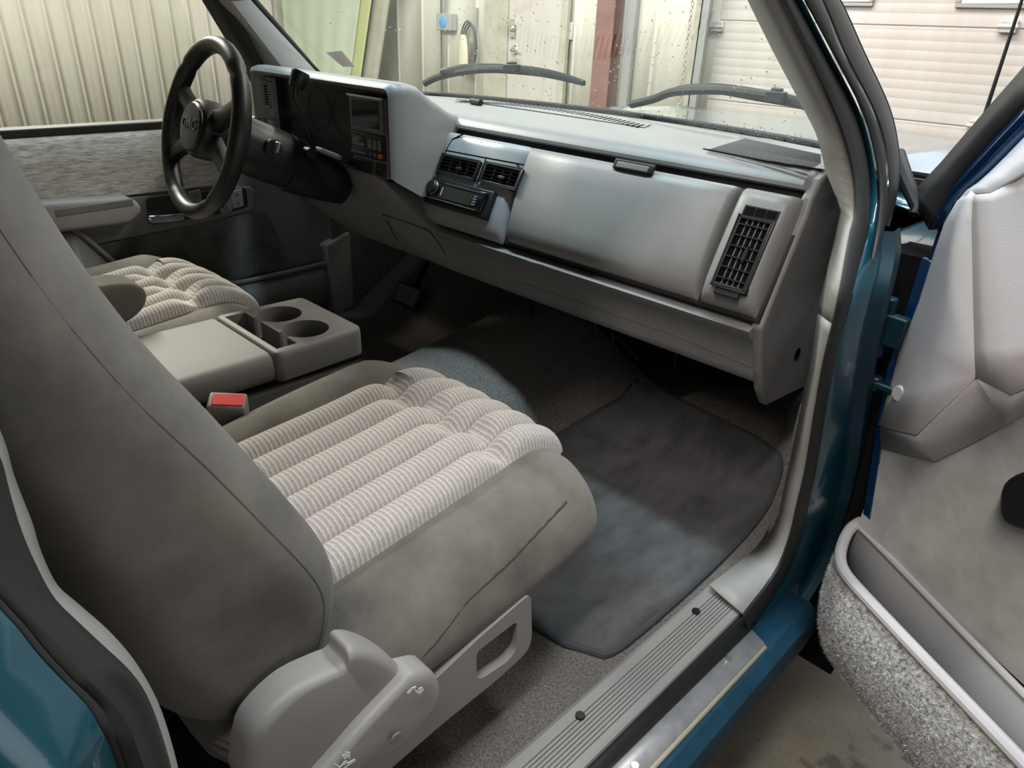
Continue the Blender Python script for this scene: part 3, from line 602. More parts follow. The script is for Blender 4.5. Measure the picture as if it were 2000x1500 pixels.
# vent helper
def vent(name, P, w, h, nh, nv, parent, u=V(1, 0, 0), d=None, n=None, mat=black, tab=True, tilt=0.0, sd=0.003, vm=None):
    d = d or FD; n = n or FN
    t = MB(); fr = 0.006
    for (a, b, ww, hh) in ((0, -h / 2 + fr / 2, w / 2, fr / 2), (0, h / 2 - fr / 2, w / 2, fr / 2), (-w / 2 + fr / 2, 0, fr / 2, h / 2), (w / 2 - fr / 2, 0, fr / 2, h / 2)):
        t.obox(P + u * a + d * b, u * ww, d * hh, n * 0.006)
    o = t.build(name, mat, parent, bevel=0.0015)
    MB().obox(P - n * 0.002, u * (w / 2 - fr), d * (h / 2 - fr), n * 0.001).build('duct', dark_void, o)
    for i in range(nh):
        y = -h / 2 + fr + (h - 2 * fr) * (i + 0.5) / nh
        MB().obox(P + d * y + n * 0.003, u * (w / 2 - fr), d * 0.0011 + n * tilt, n * sd).build('slat', mat, o)
    for i in range(nv):
        x = -w / 2 + fr + (w - 2 * fr) * (i + 1) / (nv + 1)
        MB().obox(P + u * x + n * 0.001, u * 0.0007, d * (h / 2 - fr), n * 0.002).build('vane', vm or plastic_dark, o)
    if tab: MB().obox(P + u * (w * 0.08) + d * (h * 0.12) + n * 0.008, u * 0.009, d * 0.004, n * 0.004).build('tab', mat, o, bevel=0.002)
    return o
# right vent block
VP = [(0.004, -0.012), (0.003, 0.002), (0.006, 0.012), (0.014, 0.020), (0.026, 0.024), (0.06, 0.025), (0.12, 0.024), (0.165, 0.021), (0.188, 0.015), (0.200, 0.004), (0.205, -0.012)]
vb = panel('vent_bezel', 0.611, 0.716, VP, plastic, r=0.014)
pc = sum([FC(*p, 0.024) for p in ((1457, 404), (1525, 415), (1455, 573), (1390, 560))], V(0, 0, 0)) / 4
rv = vent('side_air_vent', pc + FD * 0.008 + FN * 0.002, 0.062, 0.122, 6, 4, vb, tab=False)
for i in range(3): MB().obox(pc - FD * 0.062 + V(-0.019 + 0.019 * i, 0, 0) + FN * 0.003, (0.0078, 0, 0), FD * 0.0068, FN * 0.001).build('upper_slot', dark_void, rv)
MB().obox(pc - FD * 0.062 + FN * 0.001, (0.031, 0, 0), FD * 0.010, FN * 0.0015).build('upper_frame', black, rv, bevel=0.001)
MB().loft([[pc + V(0.006 + w_ * math.cos(t), 0, 0) + FD * (0.010 + 0.016 * k_ * math.sin(t)) + FN * h_ for t in [2 * math.pi * i / 18 for i in range(18)]] for w_, k_, h_ in ((0.0045, 1, 0.002), (0.0042, 0.97, 0.007), (0.003, 0.8, 0.010))]).build('thumb_wheel', black, rv)
MB().obox(pc + FD * 0.076 + FN * 0.002, (0.022, 0, 0), FD * 0.006, FN * 0.004).build('lower_tab', black, rv, bevel=0.002)
# centre bezel
CP = [(0.004, -0.012), (0.003, 0.002), (0.006, 0.010), (0.014, 0.016), (0.028, 0.018), (0.06, 0.018), (0.12, 0.016), (0.16, 0.014), (0.19, 0.008), (0.210, -0.002), (0.214, -0.012)]
cb = panel('center_bezel', -0.178, 0.130, CP, plastic_smooth, slant=-0.012, r=0.022)
for a, b in (((885, 262), (868, 303)), ((868, 296), (1032, 330))): pass
def groove(pts, wd=0.0016): MB().tube([FC(*p, 0.0175) for p in pts], wd, 6).build('panel_gap', dark_void, cb)
groove([(905, 262), (884, 272), (872, 292), (860, 330), (846, 352)]); groove([(872, 294), (1034, 324)]); groove([(950, 308), (931, 360)]); groove([(1034, 324), (1004, 385)])
for pts in (((866, 303), (943, 318), (930, 352), (858, 340)), ((953, 318), (1028, 334), (1012, 373), (938, 357))):
    ps = [FC(*p, 0.018) for p in pts]; c = sum(ps, V(0, 0, 0)) / 4
    vent('air_vent', c + FN * 0.003, abs(ps[1].x - ps[0].x) * 0.96, (ps[3] - ps[0]).dot(FD) * 1.0, 4, 3, cb, tilt=-0.001)
# radio
ps = [FC(*p, 0.018) for p in ((853, 349), (970, 376), (948, 427), (834, 398))]; rc = sum(ps, V(0, 0, 0)) / 4
MB().obox(rc + FN * 0.002, (0.103, 0, 0), FD * 0.031, FN * 0.010).build('radio_surround', black, cb, bevel=0.004)
rad = MB().obox(rc + FN * 0.010, (0.092, 0, 0), FD * 0.024, FN * 0.010).build('car_radio', black_gloss, cb, bevel=0.004)
rad2 = dash  # fine details sit on the radio face, as parts of the dashboard
rf = rc + FN * 0.0205
MB().obox(rf + V(0.005, 0, 0) + FD * 0.001, (0.052, 0, 0), FD * 0.0135, FN * 0.0008).build('radio_display', M('display_glass', (0.035, 0.038, 0.026), 0.08), dash)
MB().disc(rf + V(-0.072, 0, 0) - FD * 0.003, V(1, 0, 0), -FD, 0.0145, 0.012, 24).build('radio_knob', black, dash)
MB().disc(rf + V(-0.072, 0, 0) - FD * 0.003 + FN * 0.001, V(1, 0, 0), -FD, 0.0165, 0.004, 24).build('knob_ring', M('dull_chrome', (0.25, 0.24, 0.22), 0.3, metal=0.8), dash)
MB().tube([rf + V(-0.088, 0, 0) + FD * 0.0205, rf + V(0.080, 0, 0) + FD * 0.0205], 0.0012, 6).build('radio_chrome_line', chrome, dash)
MB().tube([rf + V(-0.040, 0, 0) - FD * 0.0185, rf + V(0.085, 0, 0) - FD * 0.0185], 0.0010, 6).build('radio_chrome_line', chrome, dash)
for k in range(4): MB().obox(rf + V(0.066, 0, 0) + FD * (-0.008 + 0.006 * k), (0.006, 0, 0), FD * 0.0018, FN * 0.001).build('radio_button', plastic_dark, dash)
MB().obox(rf + V(-0.042, 0, 0) + FD * 0.0, (0.0012, 0, 0), FD * 0.009, FN * 0.001).build('radio_indicator', white_ink, dash)
# lower panel
def low(x):
    k = min(1, max(0, (-0.10 - x) / 0.10)); e = min(1, max(0, (-0.40 - x) / 0.4)) 
    A = [(1.065, 0.428), (1.052, 0.424), (1.060, 0.412), (1.074, 0.402), (1.090, 0.365), (1.104, 0.330), (1.108, 0.316), (1.120, 0.309), (1.140, 0.312), (1.16, 0.33), (1.20, 0.42)]
    B = [(1.02, 0.545), (0.985, 0.535), (0.990, 0.50), (1.012, 0.46), (1.045, 0.40), (1.085, 0.345), (1.098, 0.326), (1.112, 0.316), (1.135, 0.318), (1.16, 0.33), (1.20, 0.45)]
    return [V(x, a[0] * (1 - k) + b[0] * k, a[1] * (1 - k) + b[1] * k + 0.06 * e * e) for a, b in zip(A, B)]
xs = [-0.80 + 1.515 * i / 40 for i in range(41)]
lpm = MB().loft([low(x) for x in xs]); lp = lpm.build('lower_panel', plastic, dash, angle=45)
from mathutils.bvhtree import BVHTree
def caster(mb):
    bv = BVHTree.FromPolygons([tuple(v) for v in mb.v], mb.f)
    def f(px, py):
        h = bv.ray_cast(CAM, ray(px, py).normalized()); return h[0] if h[0] is not None else None
    return f
hitlow = caster(lpm)
def along(pts, n=14):
    P = [V(a, b, 0) for a, b in pts]; Q = resample(P, n); out = [hitlow(q.x, q.y) for q in Q]; return [o for o in out if o is not None]
for pts in (((747, 419), (795, 434), (841, 452), (857, 474), (871, 497)), ((757, 432), (775, 468))):
    q = along(pts)
    if len(q) > 2: MB().tube(q, 0.0014, 6).build('ash_tray_gap', dark_void, lp)
for pts in (((991, 499), (1118, 533), (1300, 590), (1474, 652)), ((1474, 652), (1484, 722)), ((1484, 722), (1300, 647), (1000, 545))):
    q = along(pts, 30)
    if len(q) > 2: MB().tube(q, 0.0011, 6).build('recess_line', plastic_dark, lp)
ec = [(1.27, 0.655), (1.202, 0.664), (1.180, 0.656), (1.158, 0.628), (1.150, 0.60), (1.068, 0.428), (1.075, 0.412), (1.105, 0.335), (1.130, 0.290), (1.165, 0.25), (1.33, 0.232), (1.42, 0.30), (1.42, 0.64)]
e_o = MB().prism([V(0.708, a, b) for a, b in ec], V(0.02, 0, 0)).build('end_cap', plastic, dash, bevel=0.006, seg=3, angle=1)
c = W(1557, 690, 'x', 0.729); MB().disc(c, (0, 1, 0), (0, 0, 1), 0.011, 0.0015).build('access_hole', dark_void, e_o)
# grilles on the pad
gr = MB().prism([W(*p, 'z', 0.6684) for p in ((1372, 290), (1450, 266), (1500, 272), (1600, 292), (1612, 332), (1500, 315))], V(0, 0, 0.0012)).build('speaker_grille', plastic, dash)
for i in range(20):
    t = i / 19; a = V(1381 + 72 * t, 290 - 22 * t, 0); b = V(1582 + 22 * min(1, t * 2.2), 329 - 30 * t, 0) 
    p, q = W(a.x, a.y, 'z', 0.6725), W(min(b.x, 1604), b.y, 'z', 0.6725)
    if q.x > 0.70: q = p.lerp(q, (0.70 - p.x) / (q.x - p.x))
    MB().obox((p + q) / 2 - V(0, 0, 0.0027), (q - p) / 2, V(0, 0.0024, 0), V(0, 0, 0.0001)).build('grille_slot', dark_void, gr)
dg = MB().prism([W(*p, 'z', 0.667) for p in ((890, 194), (960, 198), (1100, 217), (1272, 243), (1258, 250), (1090, 224), (940, 202))], V(0, 0, 0.0018)).build('defrost_grille', plastic, dash)
for i in range(40):
    t = i / 39; px = 900 + 350 * t; py = 197.5 + 13 * t + 36 * t * t - 1.5 * t; c = W(px, py, 'z', 0.6695)
    MB().obox(c - V(0, 0, 0.0005), V(-0.007, 0.026, 0), V(0.0034, 0.0, 0), V(0, 0, 0.0001)).build('vent_slot', dark_void, dg)
c = W(930, 199, 'z', 0.675); tag(MB().tube([c + V(-0.022, 0.004, 0), c + V(0.022, -0.004, 0)], 0.008, 10).build('black_tube', rubber), 'short black tube lying on the dash defrost grille', 'tube')

# instrument cluster
YC = 0.95
def rr(x0, x1, z0, z1, y, r, dzl=0.0, n=4):
    return rnd([V(x0, y, z0 + dzl), V(x1, y, z0), V(x1, y, z1), V(x0, y, z1)], r, n)
def rr(x0, x1, z0, z1, y, r, dzl=0.0, n=5):
    p = rnd([V(x1, y, z0), V(x1, y, z1), V(x0, y, z1), V(x0, y, z0 + dzl)], r, n)
    m = len(p) // 4; return [V(x1, y, z0)] + p[m:3 * m] + [V(x0, y, z0 + dzl)]
hl = [rr(-0.685, -0.120, 0.562, 0.718, YC + 0.05, 0.012, 0.05), rr(-0.688, -0.115, 0.557, 0.722, YC + 0.004, 0.014, 0.055), rr(-0.696, -0.106, 0.550, 0.730, YC - 0.003, 0.018, 0.06), rr(-0.706, -0.097, 0.543, 0.738, YC + 0.003, 0.022, 0.06),
      rr(-0.712, -0.090, 0.532, 0.742, YC + 0.02, 0.025, 0.06), rr(-0.715, -0.091, 0.521, 0.742, YC + 0.04, 0.025, 0.06), rr(-0.72, -0.094, 0.503, 0.734, YC + 0.072, 0.025, 0.06), rr(-0.72, -0.112, 0.50, 0.707, YC + 0.125, 0.025, 0.06), rr(-0.72, -0.136, 0.50, 0.674, YC + 0.195, 0.02, 0.06), rr(-0.72, -0.150, 0.50, 0.655, YC + 0.26, 0.02, 0.06)]
clu = MB().loft(hl, cap=False, closed=False).build('cluster_hood', plastic, dash, angle=55)
MB().box(-0.69, -0.11, YC + 0.048, YC + 0.055, 0.525, 0.725).build('cluster_face', M('dark_lens', (0.005, 0.005, 0.006), 0.22, spec=0.2), dash)
def cyp(px, py, y): return W(px, py, 'y', y)
# left pod
a, b = cyp(493, 146, YC + 0.03), cyp(538, 272, YC + 0.03)
MB().box(a.x, b.x, YC + 0.030, YC + 0.05, b.z, a.z).build('vent_pod', plastic_smooth, dash, bevel=0.003)
a, b = cyp(499, 155, YC + 0.028), cyp(534, 211, YC + 0.028)
vent('driver_air_vent', V((a.x + b.x) / 2, YC + 0.026, (a.z + b.z) / 2), b.x - a.x, a.z - b.z, 8, 1, dash, d=V(0, 0, -1), n=V(0, -1, 0), mat=plastic_smooth, tab=False, sd=0.001)
for k, px in enumerate((497, 514, 532)):
    c = cyp(px, 238 + 3 * k, YC + 0.024); MB().box(c.x - 0.012, c.x + 0.012, YC + 0.016, YC + 0.032, c.z - 0.014, c.z + 0.014).build('headlight_switch', plastic_smooth, dash, bevel=0.003)
# gauges behind the lens
for cx, cz, rr_ in ((-0.46, 0.655, 0.05), (-0.35, 0.655, 0.05), (-0.285, 0.60, 0.022), (-0.285, 0.66, 0.022)):
    MB().tube([V(cx + rr_ * math.cos(t), YC + 0.046, cz + rr_ * math.sin(t)) for t in [2 * math.pi * i / 28 for i in range(29)]], 0.0006, 5).build('gauge_ring', gauge_ink, dash)
# right panel with display and climate controls
a, b = cyp(682, 170, YC + 0.025), cyp(762, 352, YC + 0.025)
rp = MB().box(a.x, b.x, YC + 0.022, YC + 0.05, b.z, a.z - 0.012).build('control_panel', plastic_dark, dash, bevel=0.004)
MB().box(a.x, b.x - 0.004, YC + 0.016, YC + 0.024, a.z - 0.016, a.z - 0.012).build('bright_strip', chrome, rp)
W2 = b.x - a.x; H2 = a.z - b.z
def onp(fx, fz, w_, h_, mat, nm, pr_=0.004, bev=0.0015):
    cx = a.x + W2 * fx; cz = a.z - H2 * fz
    return MB().box(cx - w_ / 2, cx + w_ / 2, YC + 0.022 - pr_, YC + 0.024, cz - h_ / 2, cz + h_ / 2).build(nm, mat, rp, bevel=bev)
onp(0.5, 0.27, W2 * 0.88, H2 * 0.38, plastic_dark, 'display_frame', 0.006, 0.003)
onp(0.5, 0.27, W2 * 0.74, H2 * 0.31, black_gloss, 'display_screen', 0.0075)
onp(0.5, 0.64, W2 * 0.90, H2 * 0.30, black, 'climate_panel', 0.005, 0.003)
onp(0.27, 0.60, W2 * 0.36, H2 * 0.13, black_gloss, 'climate_display', 0.007)
for k in range(3): onp(0.58 + 0.13 * k, 0.61, W2 * 0.085, H2 * 0.12, plastic_dark, 'climate_button', 0.008)
for k in range(3):
    for j in range(3): onp(0.58 + 0.13 * k, 0.575 + 0.035 * j, W2 * 0.03, H2 * 0.006, silver_ink, 'button_mark', 0.0085, 0)
onp(0.26, 0.735, W2 * 0.42, H2 * 0.035, blue_btn if False else plastic_dark, 'climate_slider', 0.008)
onp(0.58, 0.73, W2 * 0.085, H2 * 0.05, blue_btn, 'blue_button', 0.008); onp(0.71, 0.73, W2 * 0.07, H2 * 0.05, plastic_dark, 'climate_button', 0.008); onp(0.85, 0.73, W2 * 0.09, H2 * 0.055, orange_btn, 'orange_button', 0.008)
onp(0.33, 0.90, W2 * 0.55, H2 * 0.16, black, 'ash_tray', 0.004, 0.003); onp(0.80, 0.90, W2 * 0.28, H2 * 0.16, black, 'outlet_cover', 0.004, 0.003); onp(0.80, 0.88, W2 * 0.04, H2 * 0.015, silver_ink, 'outlet_mark', 0.006)
# heater box and wires under the dash
hb = thing('heater_box', (0.35, 1.5, 0.1), 'black heater housing under the passenger side of the dash', 'heater box')
MB().loft([[V(x, y, z) for y, z in ((yf, zb_), (yf - 0.03, 0.33), (1.60, 0.42), (1.61, zb_ + 0.03), (yf + 0.08, zb_ - 0.005))] for x, yf, zb_ in ((-0.06, 1.42, 0.215), (0.06, 1.40, 0.205), (0.14, 1.395, 0.175), (0.22, 1.39, 0.135), (0.34, 1.36, 0.105), (0.42, 1.345, 0.105), (0.46, 1.37, 0.13), (0.66, 1.42, 0.16))]).build('housing', dark_void, hb)
for i, (p, q) in enumerate((((1035, 585), (1038, 620)), ((1160, 622), (1165, 650)), ((1195, 650), (1200, 700)), ((1200, 655), (1245, 700)), ((1322, 680), (1318, 720)))):
    MB().tube([W(*p, 'y', 1.28), W(*q, 'y', 1.29)], 0.0035 if i > 1 else 0.006, 6).build('bracket_wire', black, hb)

# =================================================================== STEERING
th = math.radians(18); WC = V(-0.36, 0.6615, 0.6400); wx = V(0.99939, -0.0349, 0); wn = V(-0.0332, -0.9505, 0.3090); wu = V(0.0108, 0.3088, 0.9511)
sw = thing('steering_wheel', WC, 'black leather four-spoke steering wheel with embossed hub in front of the driver seat', 'steering wheel')
def wp(r, a, n=0): return WC + wx * (r * math.cos(a)) + wu * (r * math.sin(a)) + wn * n
rim = MB(); loops = []; NR = 72
for i in range(NR + 1):
    a = 2 * math.pi * i / NR; c = wp(0.1685, a); ro = (wx * math.cos(a) + wu * math.sin(a))
    k = 1.0 + 0.10 * (math.exp(-((math.sin(a) - 0.0) / 0.3) ** 2))
    g_ = 0.86 if i in (9, 27, 47, 61) else 1
    loops.append([c + ro * (0.0165 * k * g_ * math.cos(t)) + wn * (0.0185 * k * g_ * math.sin(t)) for t in [2 * math.pi * j / 14 for j in range(14)]])
rim.loft(loops, cap=False).build('rim', leather, sw)
mb = MB()
for ang in (math.radians(24), math.radians(156), math.radians(205), math.radians(335)):
    Ls = []
    for r, w_, n_ in ((0.035, 0.026, 0.0), (0.08, 0.018, -0.002), (0.13, 0.016, 0.0), (0.162, 0.019, 0.0)):
        c = wp(r, ang, n_ - 0.004); tdir = (-wx * math.sin(ang) + wu * math.cos(ang))
        Ls.append([c + tdir * (w_ * (abs(math.cos(t)) ** 0.5) * (1 if math.cos(t) > 0 else -1)) + wn * (0.013 * (abs(math.sin(t)) ** 0.5) * (1 if math.sin(t) > 0 else -1)) for t in [2 * math.pi * j / 12 for j in range(12)]])
    mb = MB().loft(Ls); mb.build('spoke', black, sw)
hubL = [[wp(r, a, n) for a in [2 * math.pi * k / 32 for k in range(32)]] for r, n in ((0.052, -0.05), (0.060, -0.02), (0.060, 0.008), (0.057, 0.018), (0.053, 0.021))]
MB().loft(hubL).build('hub', black, sw)
hp = [[wp(r, a, n) for a in [2 * math.pi * k / 32 for k in range(32)]] for r, n in ((0.050, 0.018), (0.050, 0.025), (0.047, 0.029), (0.02, 0.031))]
MB().loft(hp).build('horn_pad', black, sw)
def text_obj(txt, name, mat, parent, c, u, v, size, ext=0.0008, space=1.0):
    cu = bpy.data.curves.new(name, 'FONT'); cu.body = txt; cu.size = size; cu.align_x = 'CENTER'; cu.align_y = 'CENTER'; cu.extrude = ext; cu.space_character = space; cu.offset = size * 0.02
    tmp = bpy.data.objects.new('tmp', cu); COL.objects.link(tmp); bpy.context.view_layer.update()
    me = bpy.data.meshes.new_from_object(tmp.evaluated_get(bpy.context.evaluated_depsgraph_get())); bpy.data.objects.remove(tmp)
    u, v = Vector(u).normalized(), Vector(v).normalized(); n = u.cross(v)
    me.transform(Matrix(((u.x, v.x, n.x, c[0]), (u.y, v.y, n.y, c[1]), (u.z, v.z, n.z, c[2]), (0, 0, 0, 1))))
    me.name = name; me.materials.clear(); me.materials.append(mat); o = bpy.data.objects.new(name, me); COL.objects.link(o); adopt(o, parent); return o
text_obj('GMC', 'emblem', M('emblem_grey', (0.06, 0.06, 0.06), 0.4), sw, wp(0.004, math.pi / 2, 0.0312), wx, wu, 0.030, 0.001, 1.1)
ca = math.radians(23); cax = V(0, math.cos(ca), -math.sin(ca)); cup = V(0, math.sin(ca), math.cos(ca))
colm = thing('steering_column', WC + cax * 0.1, 'black steering column with ignition lock and shift lever behind the wheel', 'steering column')
def cring(d, rx, rz, off=0): return [WC + cax * d + wx * (rx * math.cos(t)) + cup * (rz * math.sin(t) + off) for t in [2 * math.pi * k / 24 for k in range(24)]]
MB().loft([cring(0.05, 0.052, 0.052), cring(0.075, 0.060, 0.060), cring(0.16, 0.062, 0.062, -0.003), cring(0.20, 0.058, 0.060, -0.004)]).build('lock_housing', black, colm)
MB().loft([cring(0.195, 0.060, 0.064, -0.006), cring(0.24, 0.058, 0.062, -0.008), cring(0.30, 0.050, 0.054, -0.012), cring(0.36, 0.040, 0.044, -0.014)]).build('shroud', black, colm)
c = WC + cax * 0.125 + wx * 0.058 + cup * 0.012
mb = MB().disc(c, cax, cup, 0.020, 0.012, 20); mb.build('ignition_ring', black, colm)
MB().obox(c + wx * 0.018 + cup * 0.004, wx * 0.012, cup * 0.012, cax * 0.004).build('ignition_switch', M('satin_metal', (0.35, 0.35, 0.36), 0.3, metal=0.7), colm, bevel=0.003)
ys = [W(612, 292, 'x', -0.31), W(606, 268, 'x', -0.30), W(592, 230, 'x', -0.285), W(577, 196, 'x', -0.28), W(576, 172, 'x', -0.28)]
MB().tube(spline(ys, 5), 0.007, 10).build('shift_lever', black, colm)
e1, e2 = W(578, 172, 'x', -0.28), W(589, 139, 'x', -0.275); dd = (e2 - e1)
MB().tube([e1, e1 + dd * 0.1, e1 + dd * 0.85, e1 + dd], [0.014, 0.0165, 0.0195, 0.017], 20).build('shift_knob', black, colm)
MB().disc(WC + cax * 0.215 + wx * 0.045 + cup * 0.03, cax, cup, 0.013, 0.02).build('lever_boot', black, colm)
# bracket panel of the column (blue lit gear indicator)
MB().obox(WC + cax * 0.27 + wx * 0.03 + cup * 0.045, wx * 0.03, cax * 0.03, cup * 0.006).build('column_top_cover', plastic_dark, colm, bevel=0.004)

# =================================================================== SEATS
def make_seat(prefix_label, cat_label, dx, dy, name='bucket_seat'):
    t = thing(name, (0.465 + dx, 0.45 + dy, 0.05), prefix_label, 'seat')
    CX = 0.462 + dx
    def zt(y): return 0.292 + 0.085 * (y - 0.35) - (0.25 * (y - 0.70) ** 2 if y > 0.70 else 0)
    half = [(0.0, -0.004), (0.08, -0.004), (0.152, -0.003), (0.163, -0.002), (0.175, 0.008), (0.195, 0.016), (0.220, 0.018), (0.242, 0.010), (0.258, -0.010), (0.266, -0.040), (0.268, -0.075), (0.262, -0.105), (0.25, -0.125), (0.22, -0.135), (0.12, -0.135)]
    outer = [(0.0, -0.004), (0.08, -0.004), (0.152, -0.003), (0.163, -0.004), (0.175, 0.003), (0.195, 0.004), (0.220, -0.004), (0.242, -0.018), (0.257, -0.040), (0.266, -0.068), (0.268, -0.092), (0.262, -0.115), (0.25, -0.128), (0.22, -0.135), (0.12, -0.135)]
    R_, L_ = outer, half
    loop = R_ + [(-a, b) for a, b in L_[::-1] if a > 0]
    loops = []
    ys = [0.12, 0.18, 0.25, 0.33, 0.42, 0.52, 0.60, 0.645]
    for y in ys:
        k = max(0, min(1, (0.34 - y) / 0.16))
        k2 = max(0, min(1, (0.46 - y) / 0.18)); inn_ = -1 if dx == 0 else 0
        loops.append([V(CX + a * (1 - (0.13 * k2 if a * inn_ > 0.17 else 0)), y + dy - 0.02 * (abs(a) / 0.27) ** 2 * min(1, max(0, (y - 0.5) / 0.14)), zt(y) + b * (1 - 0.25 * k) + 0.02 * k * (b < -0.06)) for a, b in loop])
    y0, r = 0.645, 0.090
    for q in range(1, 8):
        ang = math.pi / 2 * q / 7; y = y0 + r * math.sin(ang); s = math.cos(ang)
        zm = zt(y0) - 0.075
        loops.append([V(CX + a * (0.86 + 0.14 * (s ** 0.5 if s > 0 else 0)), y + dy - 0.045 * (abs(a) / 0.27) ** 2.5, zm + (zt(y0) + b - zm) * max(0.02, (s ** 0.8 if zt(y0) + b > zm else s ** 0.25) if s > 1e-6 else 0.02)) for a, b in loop])
    MB().loft(loops).build('cushion', velour_side, t, sub=1, angle=80)
    # fluted insert
    def ins(u, v):
        L = 0.66 * v; y = 0.14 + L
        if y <= y0: yy, zz, ny, nz = y, zt(y), 0.0, 1.0
        else:
            ang = min(1.25, (y - y0) / r); yy = y0 + r * math.sin(ang); zm = zt(y0) - 0.075; zz = zm + (zt(y0) - zm) * math.cos(ang) ** 0.8; ny, nz = math.sin(ang), math.cos(ang)
        a = (u - 0.5) * (0.330 - 0.028 * max(0, min(1, (y - 0.30) / 0.40))) - 0.006 * max(0, min(1, (y - 0.30) / 0.40))
        ph = u * 6; fl = abs(math.sin(math.pi * ph)) ** 0.48
        yp = 0.605 + 0.012 * math.sin(math.pi * ph * 1.0) 
        pin = math.exp(-((y - yp) / 0.018) ** 2); edge_ = min(1, min(u, 1 - u) / 0.012)
        h = (0.002 + 0.019 * fl * (1 - 0.55 * pin) - 0.006 * pin * (1 - 0.0 * fl)) * edge_ - 0.004 * (1 - edge_)
        h += 0.004 * math.exp(-((y - yp - 0.05) / 0.03) ** 2) * fl + 0.003 * math.exp(-((y - yp + 0.05) / 0.035) ** 2) * fl
        return V(CX + a, yy + dy + ny * h - 0.045 * (abs(a) / 0.27) ** 2.5 * (1 if y > y0 else 0), zz + nz * h)
    MB().grid(ins, 120, 120).build('cushion_insert', insert_fabric, t, angle=80)
    # seam along the outer side of the cushion
    sg = 1 if dx == 0 else -1
    def seam_pt(y):
        k = min(1.0, max(0.0, (y - 0.18) / 0.5)); h_ = -0.078 + 0.058 * k - 0.020 * math.sin(math.pi * min(1, max(0, (y - 0.18) / 0.25)))
        for (a0, b0), (a1, b1) in zip(outer[4:], outer[5:]):
            if b1 <= h_ <= b0: f_ = (b0 - h_) / max(1e-6, b0 - b1); a = a0 + (a1 - a0) * f_; break
        return V(CX + sg * (a - 0.002), y + dy - 0.02 * min(1, max(0, (y - 0.5) / 0.14)), zt(y) + h_)
    MB().tube([seam_pt(0.18 + 0.46 * i / 40) + V(0, 0, 0.0006 * (-1) ** i) for i in range(41)], 0.0020, 6).build('cushion_seam', seam_m, t)
    # backrest
    fr = [(0.060, 0.95), (0.090, 0.84), (0.104, 0.79), (0.128, 0.711), (0.160, 0.635), (0.195, 0.57), (0.240, 0.48), (0.278, 0.40), (0.287, 0.345), (0.270, 0.285), (0.235, 0.240), (0.195, 0.228), (0.150, 0.25), (0.105, 0.295), (0.070, 0.40), (0.045, 0.50), (0.00, 0.64), (-0.05, 0.78), (-0.10, 0.95), (-0.135, 1.10), (-0.10, 1.14), (-0.04, 1.13), (0.0, 1.08)]
    fr = [(p.x + dy, p.y) for p in spline([V(a, b, 0) for a, b in fr + fr[:1]], 2)[:-1]]
    pillow(MB(), fr, CX - 0.252, CX + 0.252, 0.055, 6).build('backrest', velour_side, t, angle=80, sub=1)
    if dx == 0:
        sp_ = [(a, b) for a, b in inset2(fr, 0.034)]; i0 = min(range(len(sp_)), key=lambda i: abs(sp_[i][1] - 0.93) + (5 if sp_[i][0] < 0 else 0)); q = sp_[i0:i0 + 24]
        MB().tube(spline([V(CX + 0.2465, a, b) for a, b in q], 3), 0.0009, 6).build('backrest_seam', seam_m, t)
    return t
ps_ = make_seat('grey velour bucket seat with fluted cushion nearest the open passenger door', 'seat', 0, 0)
ds_ = make_seat('grey velour bucket seat with fluted cushion behind the steering wheel', 'seat', -0.845, -0.06)
# skirt and hardware of the passenger seat
def XS(px, py, x): return W(px, py, 'x', x)
sk = [XS(*p, 0.715) for p in ((1040, 1150), (930, 1222), (830, 1318), (780, 1305), (700, 1250), (600, 1222))]
# recliner cover
rp_ = [(480, 1500), (490, 1440), (520, 1395), (575, 1345), (640, 1312), (664, 1302), (676, 1290), (678, 1272), (690, 1264), (716, 1266), (750, 1280), (782, 1302), (800, 1328), (770, 1355), (730, 1395), (690, 1440), (660, 1470), (620, 1520), (520, 1560), (478, 1540)]
def dome(pix, x, depth, name, mat, parent, rim=0.018):
    P = spline([XS(*p, x) for p in pix + pix[:1]], 3)[:-1]; yz = [(p.y, p.z) for p in P]
    L = [[V(x - 0.03, a, b) for a, b in yz], [V(x - 0.006, a, b) for a, b in yz]]
    cy, cz = sum(a for a, b in yz) / len(yz), sum(b for a, b in yz) / len(yz); mr = sum(math.hypot(a - cy, b - cz) for a, b in yz) / len(yz)
    for k in range(1, 5):
        t = math.pi / 2 * k / 4; f_ = 1 - rim * (1 - math.cos(t)) / mr; q = [(cy + (a - cy) * f_, cz + (b - cz) * f_) for a, b in yz]; L.append([V(x - 0.006 + depth * math.sin(t), a, b) for a, b in q])
    return MB().loft(L).build(name, mat, parent, angle=60)
dome(rp_, 0.752, 0.012, 'recliner_cover', plastic_seat, ps_, 0.012)
br = [(1030, 1152), (1032, 1240), (1026, 1262), (1010, 1280), (960, 1325), (860, 1405), (770, 1482), (700, 1545), (640, 1560), (760, 1405), (845, 1318), (930, 1238)]
